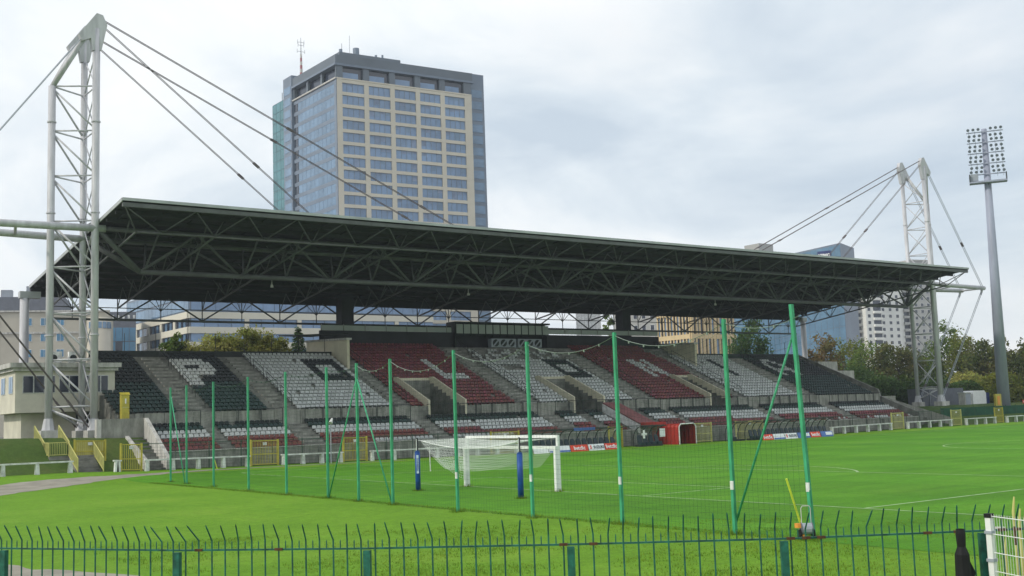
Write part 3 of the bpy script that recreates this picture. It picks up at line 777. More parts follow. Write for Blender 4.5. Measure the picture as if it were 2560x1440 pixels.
LM = MB(); LM.tube((0, 0, 0), tuple(nd*.32+Vector((0, 0, -.12))), .13, 10, .215); LM.tube((0, 0, .0), tuple(-nd*.16), .07, 6); lamp_me = LM.mesh('lamp', 'lamp_grey')
for z in rows:
    m = MB(); m.obox(pc+nd*.55+Vector((0, 0, z)), bd*2.45, nd*.05, Vector((0, 0, .07))); m.build('lamp_bar', 'flood_grey', fl)
    for s in (-1, 1):
        for q in range(3):
            put('lamp', lamp_me, fl, pc+bd*(s*(.82+.68*q))+nd*.7+Vector((0, 0, z+.45)))
            if z > 35.6: put('lamp', lamp_me, fl, pc+bd*(s*(.72+.68*q))+nd*.7+Vector((0, 0, z-.5)))
for s in (-1, 1):
    for q in (1.3, 2.1):
        m = MB(); m.obox(pc+nd*.55+bd*(s*q)+Vector((0, 0, 38.5)), bd*.025, nd*.025, Vector((0, 0, 3.4))); m.build('ladder_bar', 'steel_grey', fl)

# ------------------------------------------------------------------ ball-stop net behind the goal
NP = [(-7.0, 27.5), (-7.25, 23.9), (-7.5, 18.8), (-7.85, 12.9), (-8.1, 7.6), (-8.0, 3.3), (-8.15, .05), (-8.3, -3.2), (-8.65, -8.65), (-8.5, -13.1), (-8.1, -17.25), (-8.15, -22.05), (-7.8, -24.5)]
ordw = ['first and farthest', 'second', 'third', 'fourth', 'fifth', 'sixth', 'seventh', 'eighth', 'ninth', 'tenth', 'eleventh', 'twelfth', 'last and nearest']
for i, (x, y) in enumerate(NP):
    braced = i in (0, 6, 12)
    lb = '%s green net pole counted from the stand%s' % (ordw[i], ', with slanting braces' if i == 6 else ', with a slanting brace' if braced else '')
    t = thing('net_pole', (x, y, 0), lb, 'pole', 'green poles of the ball stop net')
    top = 6.0 if i < 12 else 6.22; lean = .0 if i < 12 else .28
    w = .048
    m = MB(); m.prism([(x-w, y-w, -.2), (x+w, y-w, -.2), (x+w, y+w, -.2), (x-w, y+w, -.2)], (0, lean, top+.2)); m.build('shaft', 'pole_green', t)
    m = MB(); f = lambda z: lean*(z+.2)/(top+.2)
    if i > 7: m.box(x-w-.004, x-w*.2, y-w-.004+f(1.35), y+w+.004+f(1.35), 1.22, 1.46); m.build('white_label', 'white_worn', t)
    def brace(p, q): b_ = MB(); b_.tube(p, q, .035, 7); b_.build('brace', 'pole_green', t, smooth=True)
    if i == 0: brace((x, y-.1, 5.4), (-7.3, 24.05, 0))
    if i == 6: brace((x, y, 5.35), (-8.05, 3.15, 0)); brace((x, y, 5.35), (-8.25, -3.05, 0))
    if i == 12: brace((x, y+.3, 5.35), (-8.1, -21.9, 0))
def wire(m, pts, r, mi=0):
    """thin three-sided cord along points"""
    pts = [Vector(p) for p in pts]; n = len(pts); i0 = len(m.v)
    d0 = (pts[-1]-pts[0]).normalized(); up = Vector((0, 0, 1)) if abs(d0.z) < .9 else Vector((1, 0, 0))
    a = d0.cross(up).normalized(); b = a.cross(d0)
    for p in pts:
        for k in range(3):
            t = 2*math.pi*k/3; m.v.append(tuple(p+(a*math.cos(t)+b*math.sin(t))*r))
    for j in range(n-1):
        for k in range(3):
            q = i0+j*3; m.f.append((q+k, q+(k+1) % 3, q+3+(k+1) % 3, q+3+k)); m.m.append(mi)
for i in range(len(NP)-1):
    a = Vector((*NP[i], 0)); b = Vector((*NP[i+1], 0)); L = (b-a).length
    sag = .10*L if i > 5 else .05*L
    t = thing('ball_stop_net', ((a+b)/2), 'green ball stop net stretched between the %s and %s poles from the stand' % (ordw[i].split(' ')[0], ordw[i+1].split(' ')[0]), 'net', 'ball stop net panels')
    def top(f): return 5.86-4*sag*f*(1-f)
    nm = MB(); nv = max(3, int(L/.16)); nh = 34
    for k in range(nv+1):
        f = k/nv; p = a.lerp(b, f); wire(nm, [p+Vector((0.0, 0, .05)), p+Vector((.02*math.sin(k), 0, top(f)))], .0023)
    for h in range(nh+1):
        wire(nm, [a.lerp(b, k/8)+Vector((0, 0, .05+(top(k/8)-.05)*h/nh)) for k in range(9)], .0023)
    nm.build('mesh', 'net_green', t, kind='stuff', fix=False)
    rp = MB(); wire(rp, [a.lerp(b, k/12)+Vector((0, 0, top(k/12)+.04)) for k in range(13)], .011 if i > 5 else .009); rp.build('top_rope', 'rope' if i > 5 else 'mesh_green', t, fix=False)
    wire_ = MB(); n = int(L/.62)
    for k in range(1, n):
        p = a.lerp(b, k/n)+Vector((0, 0, top(k/n)+.02)); wire_.box(p.x-.018, p.x+.018, p.y-.018, p.y+.018, p.z-.045, p.z+.035)
    wire_.build('clips', 'rope' if i > 5 else 'mesh_green', t, kind='stuff')

# ------------------------------------------------------------------ goals
def goal(x, h, r, lb):
    t = thing('goal', (x, 0, 0), lb, 'goal', 'goals on the goal line')
    for y in (-3.72, 3.72):
        m = MB(); m.box(x-r, x+r, y-r, y+r, 0.01, h); m.build('post', 'white_paint', t)
    m = MB(); m.box(x-r, x+r, -3.72-r, 3.72+r, h+.002, h+2*r); m.build('crossbar', 'white_paint', t)
    return t
g1 = goal(0.0, 2.40, .065, 'full height white football goal with its net pulled back, behind the lower goal')
g2 = goal(-.15, 1.90, .07, 'lower white goal standing directly in front of the full height goal')
def patch(P00, P10, P11, P01, nu, nv, sag, mb, r=.0062, hang=0.0):
    P00, P10, P11, P01 = map(Vector, (P00, P10, P11, P01))
    def at(u, v):
        p = P00.lerp(P10, u).lerp(P01.lerp(P11, u), v); p.z -= sag*4*u*(1-u)*(.35+.65*v)+hang*4*v*(1-v)
        return p
    for i in range(nu+1): wire(mb, [at(i/nu, k/6) for k in range(7)], r)
    for j in range(nv+1): wire(mb, [at(k/10, j/nv) for k in range(11)], r)
    return at
nb = MB()
A1, A2 = Vector((0, 3.72, 2.42)), Vector((0, -3.72, 2.42)); B1, B2 = Vector((-2.2, 4.6, 2.38)), Vector((-2.0, -3.3, 2.30))
patch(A1, A2, B2, B1, 52, 16, .34, nb)
patch(B1, B2, (-1.1, -3.3, 1.62), (-1.7, 3.2, 1.0), 52, 10, .34, nb, hang=.1)
patch(A1, B1, (-1.6, 3.6, 1.2), (0, 3.74, .3), 12, 14, .10, nb)
nb.build('net', 'net_white', g1, kind='stuff', fix=False)
rp = MB(); wire(rp, [B1.lerp(B2, k/14)-Vector((0, 0, .34*4*(k/14)*(1-k/14))) for k in range(15)], .022); wire(rp, [B1, (-3.1, 3.45, 2.42)], .016)
wire(rp, [B2, (-3.4, -5.4, 2.42)], .010); rp.build('net_rope', 'net_white', g1, fix=False)
nb = MB(); patch((-.15, 3.72, 1.98), (-.15, -3.72, 1.98), (-.9, -3.5, 1.15), (-1.2, 3.5, 1.05), 50, 8, .12, nb); nb.build('net', 'net_white', g2, kind='stuff', fix=False)
for (x, y, lb) in ((-3.12, 3.42, 'blue padded net support pole with pale lettering, left of the goal'), (-3.4, -5.43, 'blue padded net support pole standing before the right half of the goal')):
    t = thing('net_support', (x, y, 0), lb, 'pole', 'padded poles behind the goal')
    m = MB(); m.tube((x, y, 0), (x, y, 2.55), .045, 8); m.build('pole', 'black', t, smooth=True)
    m = MB(); m.tube((x, y, .05), (x, y, 1.86), .125, 12); m.tube((x, y, 1.86), (x, y, 1.93), .125, 12, .07); m.build('padding', 'blue_pad', t, smooth=True)
    m = MB(); m.tube((x-.06, y-.03, 1.95), (x-.06, y-.03, 2.5), .02, 6); m.build('roller', 'white_worn', t)
    if y > 0:
        d = (CAM-Vector((x, y, CAM.z))).normalized(); rr = Vector((-d.y, d.x, 0))
        m = MB(); q = Vector((x, y, 0))+d*.118; m.obox(q+Vector((0, 0, 1.28)), rr*.052, d*.012, Vector((0, 0, .44))); m.build('print_strip', 'print_pale', t)
        lettering('PESMENPOL', .115, q+d*.016+Vector((0, 0, 1.28)), (0, 0, 1), tuple(-rr), 'blue_pad', t)

# ------------------------------------------------------------------ perimeter barrier, wire fence, gates
def barrier(x0, x1, y, lb):
    t = thing('barrier', (x0, y, hgt(x0, y)), lb, 'barrier', 'white concrete barriers round the pitch')
    n = max(1, int(round((x1-x0)/2.15)))
    m = MB()
    za = hgt(x0, y); zb = hgt(x1, y)
    m.prism([(x0, y-.17, za+.74), (x0, y+.17, za+.74), (x0, y+.17, za+.84), (x0, y-.17, za+.84)], (x1-x0, 0, zb-za)); m.build('top_slab', 'white_worn', t)
    for i in range(n+1):
        x = lerp(x0+.2, x1-.2, i/n); z = hgt(x, y); m = MB()
        m.prism([(x-.15, y-.16, z-.1), (x+.15, y-.16, z-.1), (x+.10, y-.16, z+.735), (x-.10, y-.16, z+.735)], (0, .32, 0)); m.build('leg', 'white_worn', t)
barrier(-28, -9.9, 39.35, 'white barrier left of the yellow stairs, at the foot of the grass bank')
barrier(-7.1, -6.55, 39.35, 'short white barrier between the stairs and the next yellow gate')
barrier(-4.9, 3.3, 39.35, 'white barrier in front of the grey stair wall at the left end of the stand')
barrier(5.9, 11.3, 39.35, 'white barrier between the two yellow gates left of the goal')
barrier(13.8, 29.0, 39.35, 'white barrier behind the goal, up to the first dugout')
barrier(72.8, 84.0, 39.35, 'white barrier right of the far dugout')
barrier(87.0, 96.2, 39.35, 'white barrier in front of the far grey stair wall')
barrier(99.2, 106.0, 39.35, 'white barrier between the two far yellow gates')
barrier(108.5, 126, 39.35, 'farthest white barrier at the right edge of the picture')
wf = thing('wire_fence', (0, 40.2, 0), 'green wire fence running along the foot of the grandstand', 'fence')
wm = MB(); 
x = -4.8
while x < 96:
    g = hgt(x, 40.2)
    if (abs(x*2.5 % 6.0) < .34): pass
    wire(wm, [(x, 40.2, g), (x, 40.2, g+1.95)], .006); x += .13
for h in range(9): wire(wm, [(xx, 40.2, hgt(xx, 40.2)+.05+h*.235) for xx in rng(-4.8, 96, 6)], .008)
wm.build('wire_mesh', 'mesh_green', wf, kind='stuff', fix=False)
for x in rng(-4.8, 96, 2.6):
    g = hgt(x, 40.2); m = MB(); m.tube((x, 40.24, g-.1), (x, 40.24, g+2.05), .035, 6); m.build('post', 'mesh_green', wf)
m = MB()
for a, b in zip(rng(-4.8, 96, 6)[:-1], rng(-4.8, 96, 6)[1:]): m.tube((a, 40.22, hgt(a, 40.2)+1.98), (b, 40.22, hgt(b, 40.2)+1.98), .025, 5)
m.build('top_rail', 'mesh_green', wf)
def gate(x0, x1, y, lb, h=2.0, closed=False, mt='yellow'):
    t = thing('gate', (x0, y, hgt(x0, y)), lb, 'gate', 'yellow gates in the pitch fence')
    z = hgt(x0, y); z2 = hgt(x1, y)
    for x, zz_ in ((x0, z), (x1, z2)):
        m = MB(); m.box(x-.06, x+.06, y-.06, y+.06, zz_-.1, zz_+h+.04); m.build('post', mt, t)
    for hh in (.12, h*.45, h-.06):
        m = MB(); m.beam((x0+.06, y, z+hh), (x1-.06, y, z2+hh), .05, .07); m.build('rail', mt, t)
    n = int((x1-x0)/.13)
    for i in range(1, n):
        f = i/n; x = lerp(x0, x1, f); zz_ = lerp(z, z2, f); m = MB(); m.box(x-.014, x+.014, y-.014, y+.014, zz_+.1, zz_+h-.05); m.build('bar', mt, t)
    if closed:
        m = MB(); m.box(x0+.07, x1-.07, y+.03, y+.05, z+.1, z2+h*.98); m.build('sheet', 'yellow_pale', t)
    m = MB(); m.box((x0+x1)/2-.16, (x0+x1)/2+.16, y-.06, y-.035, z+h-.42, z+h-.2); m.build('plate', 'white_worn', t)
gate(-8.95, -6.75, 42.62, 'solid yellow gate behind the lower flight of the yellow stairs', 1.5, True)
gate(-6.5, -5.0, 39.6, 'yellow barred gate just right of the yellow stairs')
gate(3.5, 5.75, 39.6, 'yellow gate in front of the left seating blocks')
gate(11.5, 13.65, 39.6, 'yellow gate just left of the blue padded pole')
gate(26.4, 29.5, 39.9, 'yellow gate seen through the goal net')
gate(40.3, 42.0, 39.9, 'yellow gate behind the near dugout')
gate(51.6, 54.3, 39.9, 'yellow gate right of the red tunnel', mt='yellow_pale')
gate(58.0, 62.2, 39.9, 'wide pale gate between the tunnel and the far dugout', mt='yellow_pale')
gate(84.4, 86.7, 39.6, 'yellow gate before the right end of the stand', mt='yellow_pale')
gate(96.6, 98.7, 39.6, 'yellow gate right of the far grey stair wall', mt='yellow_pale')
gate(106.3, 108.2, 39.6, 'yellow gate at the foot of the floodlight mast')

# ------------------------------------------------------------------ dugouts, boards, tunnel
def dugout(x0, x1, n_ribs, n_seats, lb, y=37.2):
    t = thing('dugout', (x0, y, 0), lb, 'dugout', 'team dugouts')
    def curve(x, off=0.0):
        return [(x, y+1.1+off, .02), (x, y+1.12+off, .7), (x, y+1.0+off, 1.25), (x, y+.72, 1.66), (x, y+.3, 1.9), (x, y-.25, 1.97)]
    for i in range(n_ribs+1):
        m = MB(); m.path(curve(lerp(x0, x1, i/n_ribs)), .045, 6); m.build('rib', 'rail_dark', t)
    for i in range(n_ribs):
        a = lerp(x0, x1, i/n_ribs)+.03; b = lerp(x0, x1, (i+1)/n_ribs)-.03; m = MB()
        for p, q in zip(curve(a, .03)[:-1], curve(a, .03)[1:]): m.quad(p, (b, p[1], p[2]), (b, q[1], q[2]), q)
        m.build('shell_panel', 'perspex', t)
    m = MB(); m.beam((x0-.1, y-.25, 1.98), (x1+.1, y-.25, 1.98), .1, .1); m.build('front_rail', 'rail_dark', t)
    m = MB(); m.box(x0, x1, y+.2, y+.9, .02, .22); m.build('bench_base', 'rail_dark', t)
    sm_ = MB(); sm_.prism([(-.25, -.22, .2), (.25, -.22, .2), (.25, .28, .2), (-.25, .28, .2)], (0, 0, .26))
    sm_.prism([(-.25, .2, .44), (.25, .2, .44), (.24, .34, .95), (.13, .38, 1.12), (-.13, .38, 1.12), (-.24, .34, .95)], (0, .1, 0))
    me = sm_.mesh('bucket_seat', 'dugout_seat')
    for i in range(n_seats): put('bucket_seat', me, t, (lerp(x0+.4, x1-.4, i/max(1, n_seats-1)), y+.35, 0))
    return t
d1 = dugout(29.6, 39.4, 9, 14, 'near team dugout with curved ribs and a row of dark seats, right of the goal')
m = MB(); m.box(33.6, 36.1, 36.9, 36.95, 1.86, 2.12); m.build('sponsor_strip', 'ad_blue', d1)
d2 = dugout(57.6, 70.3, 12, 18, 'far team dugout with curved ribs and a row of dark seats')
d3 = dugout(42.4, 45.4, 3, 4, 'small medical dugout with a white cross beside the red tunnel', 37.6)
for a, b, c, d_ in ((42.34, 42.38, 37.9, 38.16), ):
    m = MB(); m.box(42.42, 42.66, 37.3, 37.33, .82, 1.62); m.box(42.2, 42.88, 37.26, 37.29, 1.12, 1.34); m.build('white_cross', 'white_paint', d3)
m = MB(); m.box(44.6, 45.3, 37.3, 37.34, .9, 1.7); m.build('white_panel', 'ad_white', d3)
d4 = dugout(55.1, 57.0, 2, 1, 'small dark official shelter with one seat, right of the tunnel gate', 37.6)
BD = [(1335, 1372, 'ad_white', '', 'white and blue advertising board half hidden by the right goal post'), (1373, 1427, 'ad_white', 'b', 'white advertising board with a blue foot, right behind the goal post'),
      (1428, 1472, 'ad_red', 'betclic', 'red advertising board with white letters before the near dugout, left one'), (1473, 1513, 'ad_white', 'SUZUKI', 'white advertising board with dark letters before the near dugout'),
      (1514, 1546, 'ad_red', 'betclic', 'red advertising board with white letters at the right end of the near dugout'),
      (1910, 1936, 'ad_red', 'betclic', 'red advertising board at the left end of the far dugout'), (1937, 1965, 'ad_white', 'b', 'white advertising board with a blue foot, second before the far dugout'),
      (1966, 1997, 'ad_white', 'SUZUKI', 'white advertising board with dark letters, third before the far dugout'), (1998, 2029, 'ad_blue', 'w', 'blue advertising board with a white patch, behind the nearest net pole'),
      (2030, 2055, 'ad_red', 'betclic', 'red advertising board with white letters, fifth before the far dugout'), (2056, 2086, 'ad_blue', 'w', 'blue and white advertising board at the right end of the far dugout')]
for xa, xb, mt, txt, lb in BD:
    y = 35.3
    X_a = onY(xa, 1110, y).x; X_b = onY(xb, 1110, y).x
    t = thing('advertising_board', ((X_a+X_b)/2, y, .05), lb, 'board', 'advertising boards before the dugouts')
    m = MB(); m.prism([(X_a+.03, y, .05), (X_a+.03, y+.06, .05), (X_a+.03, y+.26, .62), (X_a+.03, y+.20, .62)], (X_b-X_a-.06, 0, 0)); m.build('panel', mt, t)
    up = Vector((0, .2, .57)).normalized(); c = Vector(((X_a+X_b)/2, y+.1, .335))-Vector((0, up.z, -up.y))*.012
    if txt == 'betclic': lettering('betclic', .5, c, (1, 0, 0), up, 'ad_white', t, .008)
    if txt == 'SUZUKI':
        lettering('SUZUKI', .36, c+Vector((.25, 0, 0)), (1, 0, 0), up, 'ink', t, .006)
        lettering('S', .46, c-Vector(((X_b-X_a)*.36, 0, 0)), (1, 0, 0), up, 'ad_red', t, .012)
    if txt == 'b':
        m = MB(); m.obox(c-up*.2, Vector(((X_b-X_a)/2-.05, 0, 0)), up*.08, Vector((0, up.z, -up.y))*.006); m.build('blue_foot', 'ad_blue', t)
    if txt == 'w':
        m = MB(); m.obox(c+Vector(((X_b-X_a)*.16, 0, 0))+up*.05, Vector(((X_b-X_a)*.26, 0, 0)), up*.17, Vector((0, up.z, -up.y))*.006); m.build('white_patch', 'ad_white', t)
tn = thing('players_tunnel', (48.7, 39.8, 0), 'red retractable players tunnel opening onto the pitch', 'tunnel')
arch = [(47.55, 0), (47.55, 1.72), (47.68, 1.92), (47.85, 2.02), (49.55, 2.02), (49.72, 1.92), (49.85, 1.72), (49.85, 0)]
ys = [37.7+.56*i for i in range(8)]
for i in range(7):
    k = .04 if i % 2 else 0; m = MB()
    for (ax_, az), (bx_, bz) in zip(arch[:-1], arch[1:]):
        cx = 48.7; g = lambda x, z, e: (cx+(x-cx)*(1-e*.06), z*(1-e*.02))
        a0 = g(ax_, az, 0); b0 = g(bx_, bz, 0); am = g(ax_, az, 1); bm_ = g(bx_, bz, 1)
        y0, y1 = ys[i], ys[i+1]; ymid = (y0+y1)/2
        m.quad((a0[0], y0, a0[1]+.03), (b0[0], y0, b0[1]+.03), (bm_[0], ymid, bm_[1]+.03), (am[0], ymid, am[1]+.03))
        m.quad((am[0], ymid, am[1]+.03), (bm_[0], ymid, bm_[1]+.03), (b0[0], y1, b0[1]+.03), (a0[0], y1, a0[1]+.03))
    m.build('cover_segment', 'red_cover', tn)
m = MB(); m.path([(x, 37.66, z+.03) for x, z in arch], .06, 8); m.build('front_hoop', 'white_worn', tn)
m = MB(); m.box(47.6, 49.8, 41.6, 41.7, 0.03, 2.0); m.build('rear_sheet', 'black', tn)  # plain black sheet closing the rear end of the tunnel
tp = thing('stair_cover', (46.8, 44.5, 2), 'faded red tarpaulin roof sloping over the tunnel stairs in the lower tier', 'canopy')
m = MB(); m.prism([(45.7, 41.2, 2.1), (45.7, 47.0, 4.35), (45.7, 47.0, 4.47), (45.7, 41.2, 2.22)], (2.15, 0, 0)); m.build('tarpaulin', 'red_tarp', tp)
m = MB(); m.box(45.68, 48.6, 40.6, 41.18, 2.0, 2.3); m.build('front_valance', 'red_cover', tp)
m = MB(); m.prism([(45.62, 41.3, 1.2), (45.62, 47.0, 3.5), (45.62, 47.0, 4.33), (45.62, 41.3, 2.08)], (.08, 0, 0)); m.build('side_sheet', 'white_worn', tp)
sp = thing('loudspeaker_pole', (8.4, 38.6, 0), 'thin pole with a small white horn loudspeaker, left of the goal', 'loudspeaker')
q = onY(828, 1160, 38.6); sx = q.x
WL[sp] = Vector((sx, 38.6, 0)); sp.location = WL[sp]
m = MB(); m.tube((sx, 38.6, 0), (sx, 38.6, 3.55), .045, 7); m.build('pole', 'steel_grey', sp)
m = MB(); m.tube((sx+.1, 38.5, 3.7), (sx-.15, 38.3, 3.35), .08, 8, .17); m.build('horn', 'white_worn', sp)

# ------------------------------------------------------------------ left end: house, stairs, walls
ho = thing('announcer_house', (-7, 54.5, 2.9), 'small cream house with flat roof and dark windows left of the stand', 'house')
m = MB(); m.box(-11.0, -3.15, 52.5, 60.5, 5.0, 8.35); m.build('upper_wall', 'render_grey', ho)
m = MB(); m.box(-10.2, -3.6, 54.0, 60.3, 2.4, 4.98); m.build('lower_wall', 'render_grey', ho)
m = MB(); m.box(-11.25, -2.95, 52.2, 60.8, 8.352, 8.62); m.build('cornice', 'concrete_pale', ho)
m = MB(); m.box(-11.5, -2.75, 51.95, 61.0, 8.622, 9.0); m.build('roof_edge', 'concrete_pale', ho)
for xa, xb in ((-10.45, -7.95), (-7.65, -5.25), (-4.95, -3.7)):
    m = MB(); m.box(xa, xb, 52.46, 52.52, 6.55, 8.0); w_ = m.build('window', 'white_worn', ho)
    n = 3 if xb-xa > 2 else 2
    for i in range(n):
        m = MB(); m.box(lerp(xa, xb, i/n)+.05, lerp(xa, xb, (i+1)/n)-.05, 52.43, 52.458, 6.62, 7.93); m.build('pane', 'win_dark', w_)
for ya, yb_ in ((53.2, 54.6), (56.0, 57.4)):
    m = MB(); m.box(-11.04, -10.98, ya, yb_, 6.55, 8.0); w_ = m.build('window', 'white_worn', ho)
    for i in range(2):
        m = MB(); m.box(-11.07, -11.042, lerp(ya, yb_, i/2)+.05, lerp(ya, yb_, (i+1)/2)-.05, 6.62, 7.93); m.build('pane', 'win_strip', w_)
m = MB(); m.box(-5.9, -4.4, 53.96, 53.995, 2.95, 4.9); m.build('door', 'rail_dark', ho)
for i, (xa, w, h, lb) in enumerate(((-8.3, 1.0, .9, 'white air conditioner on the roof of the cream house, left one'), (-6.75, .55, .9, 'white air conditioner on the roof of the cream house, right one'))):
    t = thing('air_conditioner', (xa, 53, 9.0), lb, 'air conditioner', 'air conditioners on the house roof')
    m = MB(); m.box(xa, xa+w, 53, 53.4, 9.08, 9.08+h); m.build('casing', 'white_worn', t)
    m = MB(); m.tube((xa+.35, 52.99, 9.45), (xa+.35, 52.97, 9.45), .28, 12); m.build('fan', 'rail_dark', t)
    m = MB(); m.box(xa+.05, xa+.15, 53.05, 53.35, 9.0, 9.08); m.box(xa+w-.15, xa+w-.05, 53.05, 53.35, 9.0, 9.08); m.build('feet', 'rail_dark', t)
rw = thing('stair_wall', (-4.5, 46, 2.8), 'grey concrete wall and stair parapets at the left end of the stand', 'wall')
m = MB(); m.box(-6.2, -2.85, 45.8, 46.1, 1.6, 4.25); m.build('long_wall', 'concrete_wall', rw)
m = MB(); m.box(-6.5, -6.15, 45.75, 46.3, 1.6, 4.25); m.build('end_pier', 'concrete_pale', rw)
m = MB(); m.prism([(-2.85, 46.1, 1.5), (-2.85, 46.1, 4.26), (-2.85, 45.6, 4.26), (-2.85, 40.4, 1.2), (-2.85, 40.4, 0), (-2.85, 44, 1.0)], (.3, 0, 0)); m.build('stair_parapet', 'concrete_pale', rw)
m = MB(); m.prism([(-4.4, 45.5, 1.0), (-4.4, 45.5, 2.9), (-4.4, 40.4, .95), (-4.4, 40.4, 0)], (.28, 0, 0)); m.build('stair_parapet', 'concrete_pale', rw)
for i in range(9):
    m = MB(); m.box(-4.1, -2.87, 40.6+.55*i, 45.7, .2+.27*i, .2+.27*(i+1)-.004); m.build('step', 'concrete', rw)
rw2 = thing('stair_wall', (97, 44.5, 0), 'long grey concrete stair parapet sloping down at the far right end of the stand', 'wall')
m = MB(); m.prism([(94.6, 47.2, 1.2), (94.6, 47.2, 4.0), (99.6, 41.2, 1.15), (99.6, 41.2, 0)], (.3, .3, 0)); m.build('stair_parapet', 'concrete_wall', rw2)
m = MB(); m.box(93.5, 96.5, 47.5, 47.8, 2.0, 4.3); m.build('long_wall', 'concrete_wall', rw2)
for i in range(9):
    f = i/9; m = MB(); m.box(lerp(99.0, 93.6, f), lerp(99.0, 93.6, f)+1.6, lerp(41.8, 46.8, f), lerp(41.8, 46.8, f)+.8, 0, .3+.36*i); m.build('step', 'concrete', rw2)
ys_ = thing('yellow_stairs', (-9.2, 43.5, .5), 'flight of stairs with yellow railings climbing the grass bank on the left', 'stairs')
for i in range(7):
    m = MB(); m.box(-9.35, -7.65, 40.1+.36*i, 42.7, .3+.19*i, .3+.19*(i+1)-.004); m.build('step', 'concrete', ys_)
m = MB(); m.box(-10.7, -7.65, 42.7, 44.0, .4, 1.62); m.build('landing', 'concrete', ys_)
for i in range(7):
    m = MB(); m.box(-10.7, -9.05, 44.0+.42*i, 47.2, 1.3+.19*i, 1.3+.19*(i+1)+.26); m.build('step', 'concrete', ys_)
def railpanel(p, q, h=1.0):
    p = Vector(p); q = Vector(q); m = MB(); up = Vector((0, 0, h))
    for a in (p, q): m.beam(a, a+up, .07, .07)
    m.beam(p+up, q+up, .06, .06); m.beam(p+Vector((0, 0, .12)), q+Vector((0, 0, .12)), .05, .05)
    o = m.build('railing', 'yellow_pale', ys_)
    n = int((q-p).length/.12)
    for i in range(1, n):
        a = p.lerp(q, i/n); b = MB(); b.box(a.x-.013, a.x+.013, a.y-.013, a.y+.013, a.z+.12, a.z+h); b.build('baluster', 'yellow_pale', o)
railpanel((-10.75, 47.0, 2.9), (-10.75, 44.0, 1.62)); railpanel((-9.0, 47.0, 2.9), (-9.0, 43.9, 1.62))
railpanel((-10.75, 44.0, 1.62), (-10.75, 42.7, 1.62)); railpanel((-10.75, 42.65, 1.62), (-9.4, 42.65, 1.62)); railpanel((-9.4, 42.65, 1.62), (-9.4, 40.05, .45)); railpanel((-7.6, 43.9, 1.62), (-7.6, 42.7, 1.62)); railpanel((-7.6, 42.65, 1.6), (-7.6, 40.05, .45))
yb_o = thing('yellow_booth', (-4, 47.1, 4.3), 'narrow yellow door booth above the grey wall, before the black seats', 'booth')
m = MB(); m.box(-4.25, -3.65, 46.9, 47.4, 2.6, 6.15); m.build('body', 'yellow', yb_o)
m = MB(); m.prism([(-4.3, 46.85, 6.152), (-3.6, 46.85, 6.152), (-3.6, 47.15, 6.35), (-4.3, 47.15, 6.35)], (0, .3, 0)); m.build('cap', 'yellow', yb_o)
m = MB(); m.box(-4.0, -3.9, 46.87, 46.895, 5.45, 5.85); m.build('notice', 'white_paint', yb_o)
m = MB(); m.box(-4.2, -3.7, 46.87, 46.895, 5.1, 5.18); m.build('seam', 'yellow_pale', yb_o)

# ------------------------------------------------------------------ right end bits and pieces
def simple(name, lb, cat, parts, base, group=None):
    t = thing(name, base, lb, cat, group)
    for n, mt, fn in parts:
        m = MB(); fn(m); m.build(n, mt, t)
    return t
hz = lambda x, y: hgt(x, y)
simple('shipping_container', 'dark container with a pale top edge behind the far corner of the pitch', 'container', [
    ('body', 'hotel_dark', lambda m: m.box(109.0, 119.0, 52.0, 54.4, 2.2, 5.2)), ('top_edge', 'white_worn', lambda m: m.box(108.95, 113.2, 51.93, 51.99, 5.1, 5.22)),
    ('door_bar', 'steel_grey', lambda m: m.box(110.6, 110.7, 51.9, 51.98, 2.3, 5.0)), ('door_bar', 'steel_grey', lambda m: m.box(112.9, 113.0, 51.9, 51.98, 2.3, 5.0))], (114, 53, 2.2))
simple('cabinet', 'pale grey steel cabinet beside the dark container', 'cabinet', [
    ('body', 'concrete_pale', lambda m: m.box(114.6, 116.2, 49.0, 50.0, 2.0, 4.4)), ('roof', 'white_worn', lambda m: m.box(114.5, 116.3, 48.9, 50.1, 4.402, 4.5)),
    ('door', 'steel_grey', lambda m: m.box(114.8, 116.0, 48.97, 48.995, 2.2, 4.3))], (115.4, 49.5, 2))
simple('white_kiosk', 'white rounded kiosk trailer left of the floodlight mast', 'kiosk', [
    ('body', 'white_paint', lambda m: m.prism([(121.4, 52, 2.3), (124.8, 52, 2.3), (124.8, 52, 4.4), (124.4, 52, 4.75), (121.8, 52, 4.75), (121.4, 52, 4.3)], (0, 2.2, 0))),
    ('side_panel', 'sign_navy', lambda m: m.box(124.85, 125.8, 52.1, 54.0, 2.4, 4.4)), ('wheel', 'black', lambda m: m.tube((122.4, 51.98, 2.25), (122.4, 51.8, 2.25), .32, 12))], (123, 53, 2))
simple('yellow_sign', 'yellow sign box at the foot of the floodlight mast', 'sign', [
    ('box', 'yellow', lambda m: m.box(114.1, 115.5, 44.0, 44.3, 2.3, 4.1)), ('leg', 'steel_grey', lambda m: m.box(114.2, 114.3, 44.1, 44.2, 0.3, 2.3)), ('leg', 'steel_grey', lambda m: m.box(115.3, 115.4, 44.1, 44.2, 0.3, 2.3)), ('mark', 'orange', lambda m: m.box(114.5, 115.1, 43.96, 43.995, 2.6, 3.8))], (114.8, 44.2, .3))
for i, (xa, w) in enumerate(((122.6, 1.3), (124.6, 2.2))):
    simple('small_board', ('short red board on the hedge fence right of the floodlight mast', 'longer red board on the hedge fence at the right edge of the picture')[i], 'board', [
        ('panel', 'ad_red', lambda m: m.box(xa, xa+w, 45.0, 45.06, 2.65, 3.15)), ('text_band', 'ad_white', lambda m: m.box(xa+.15, xa+w-.15, 44.985, 44.998, 2.82, 2.98))], (xa, 45, 2.6), 'red boards by the hedge')
wsn = thing('windscreen_fence', (112, 43.0, 0), 'dark green cloth screen on the fence at the far corner', 'fence')
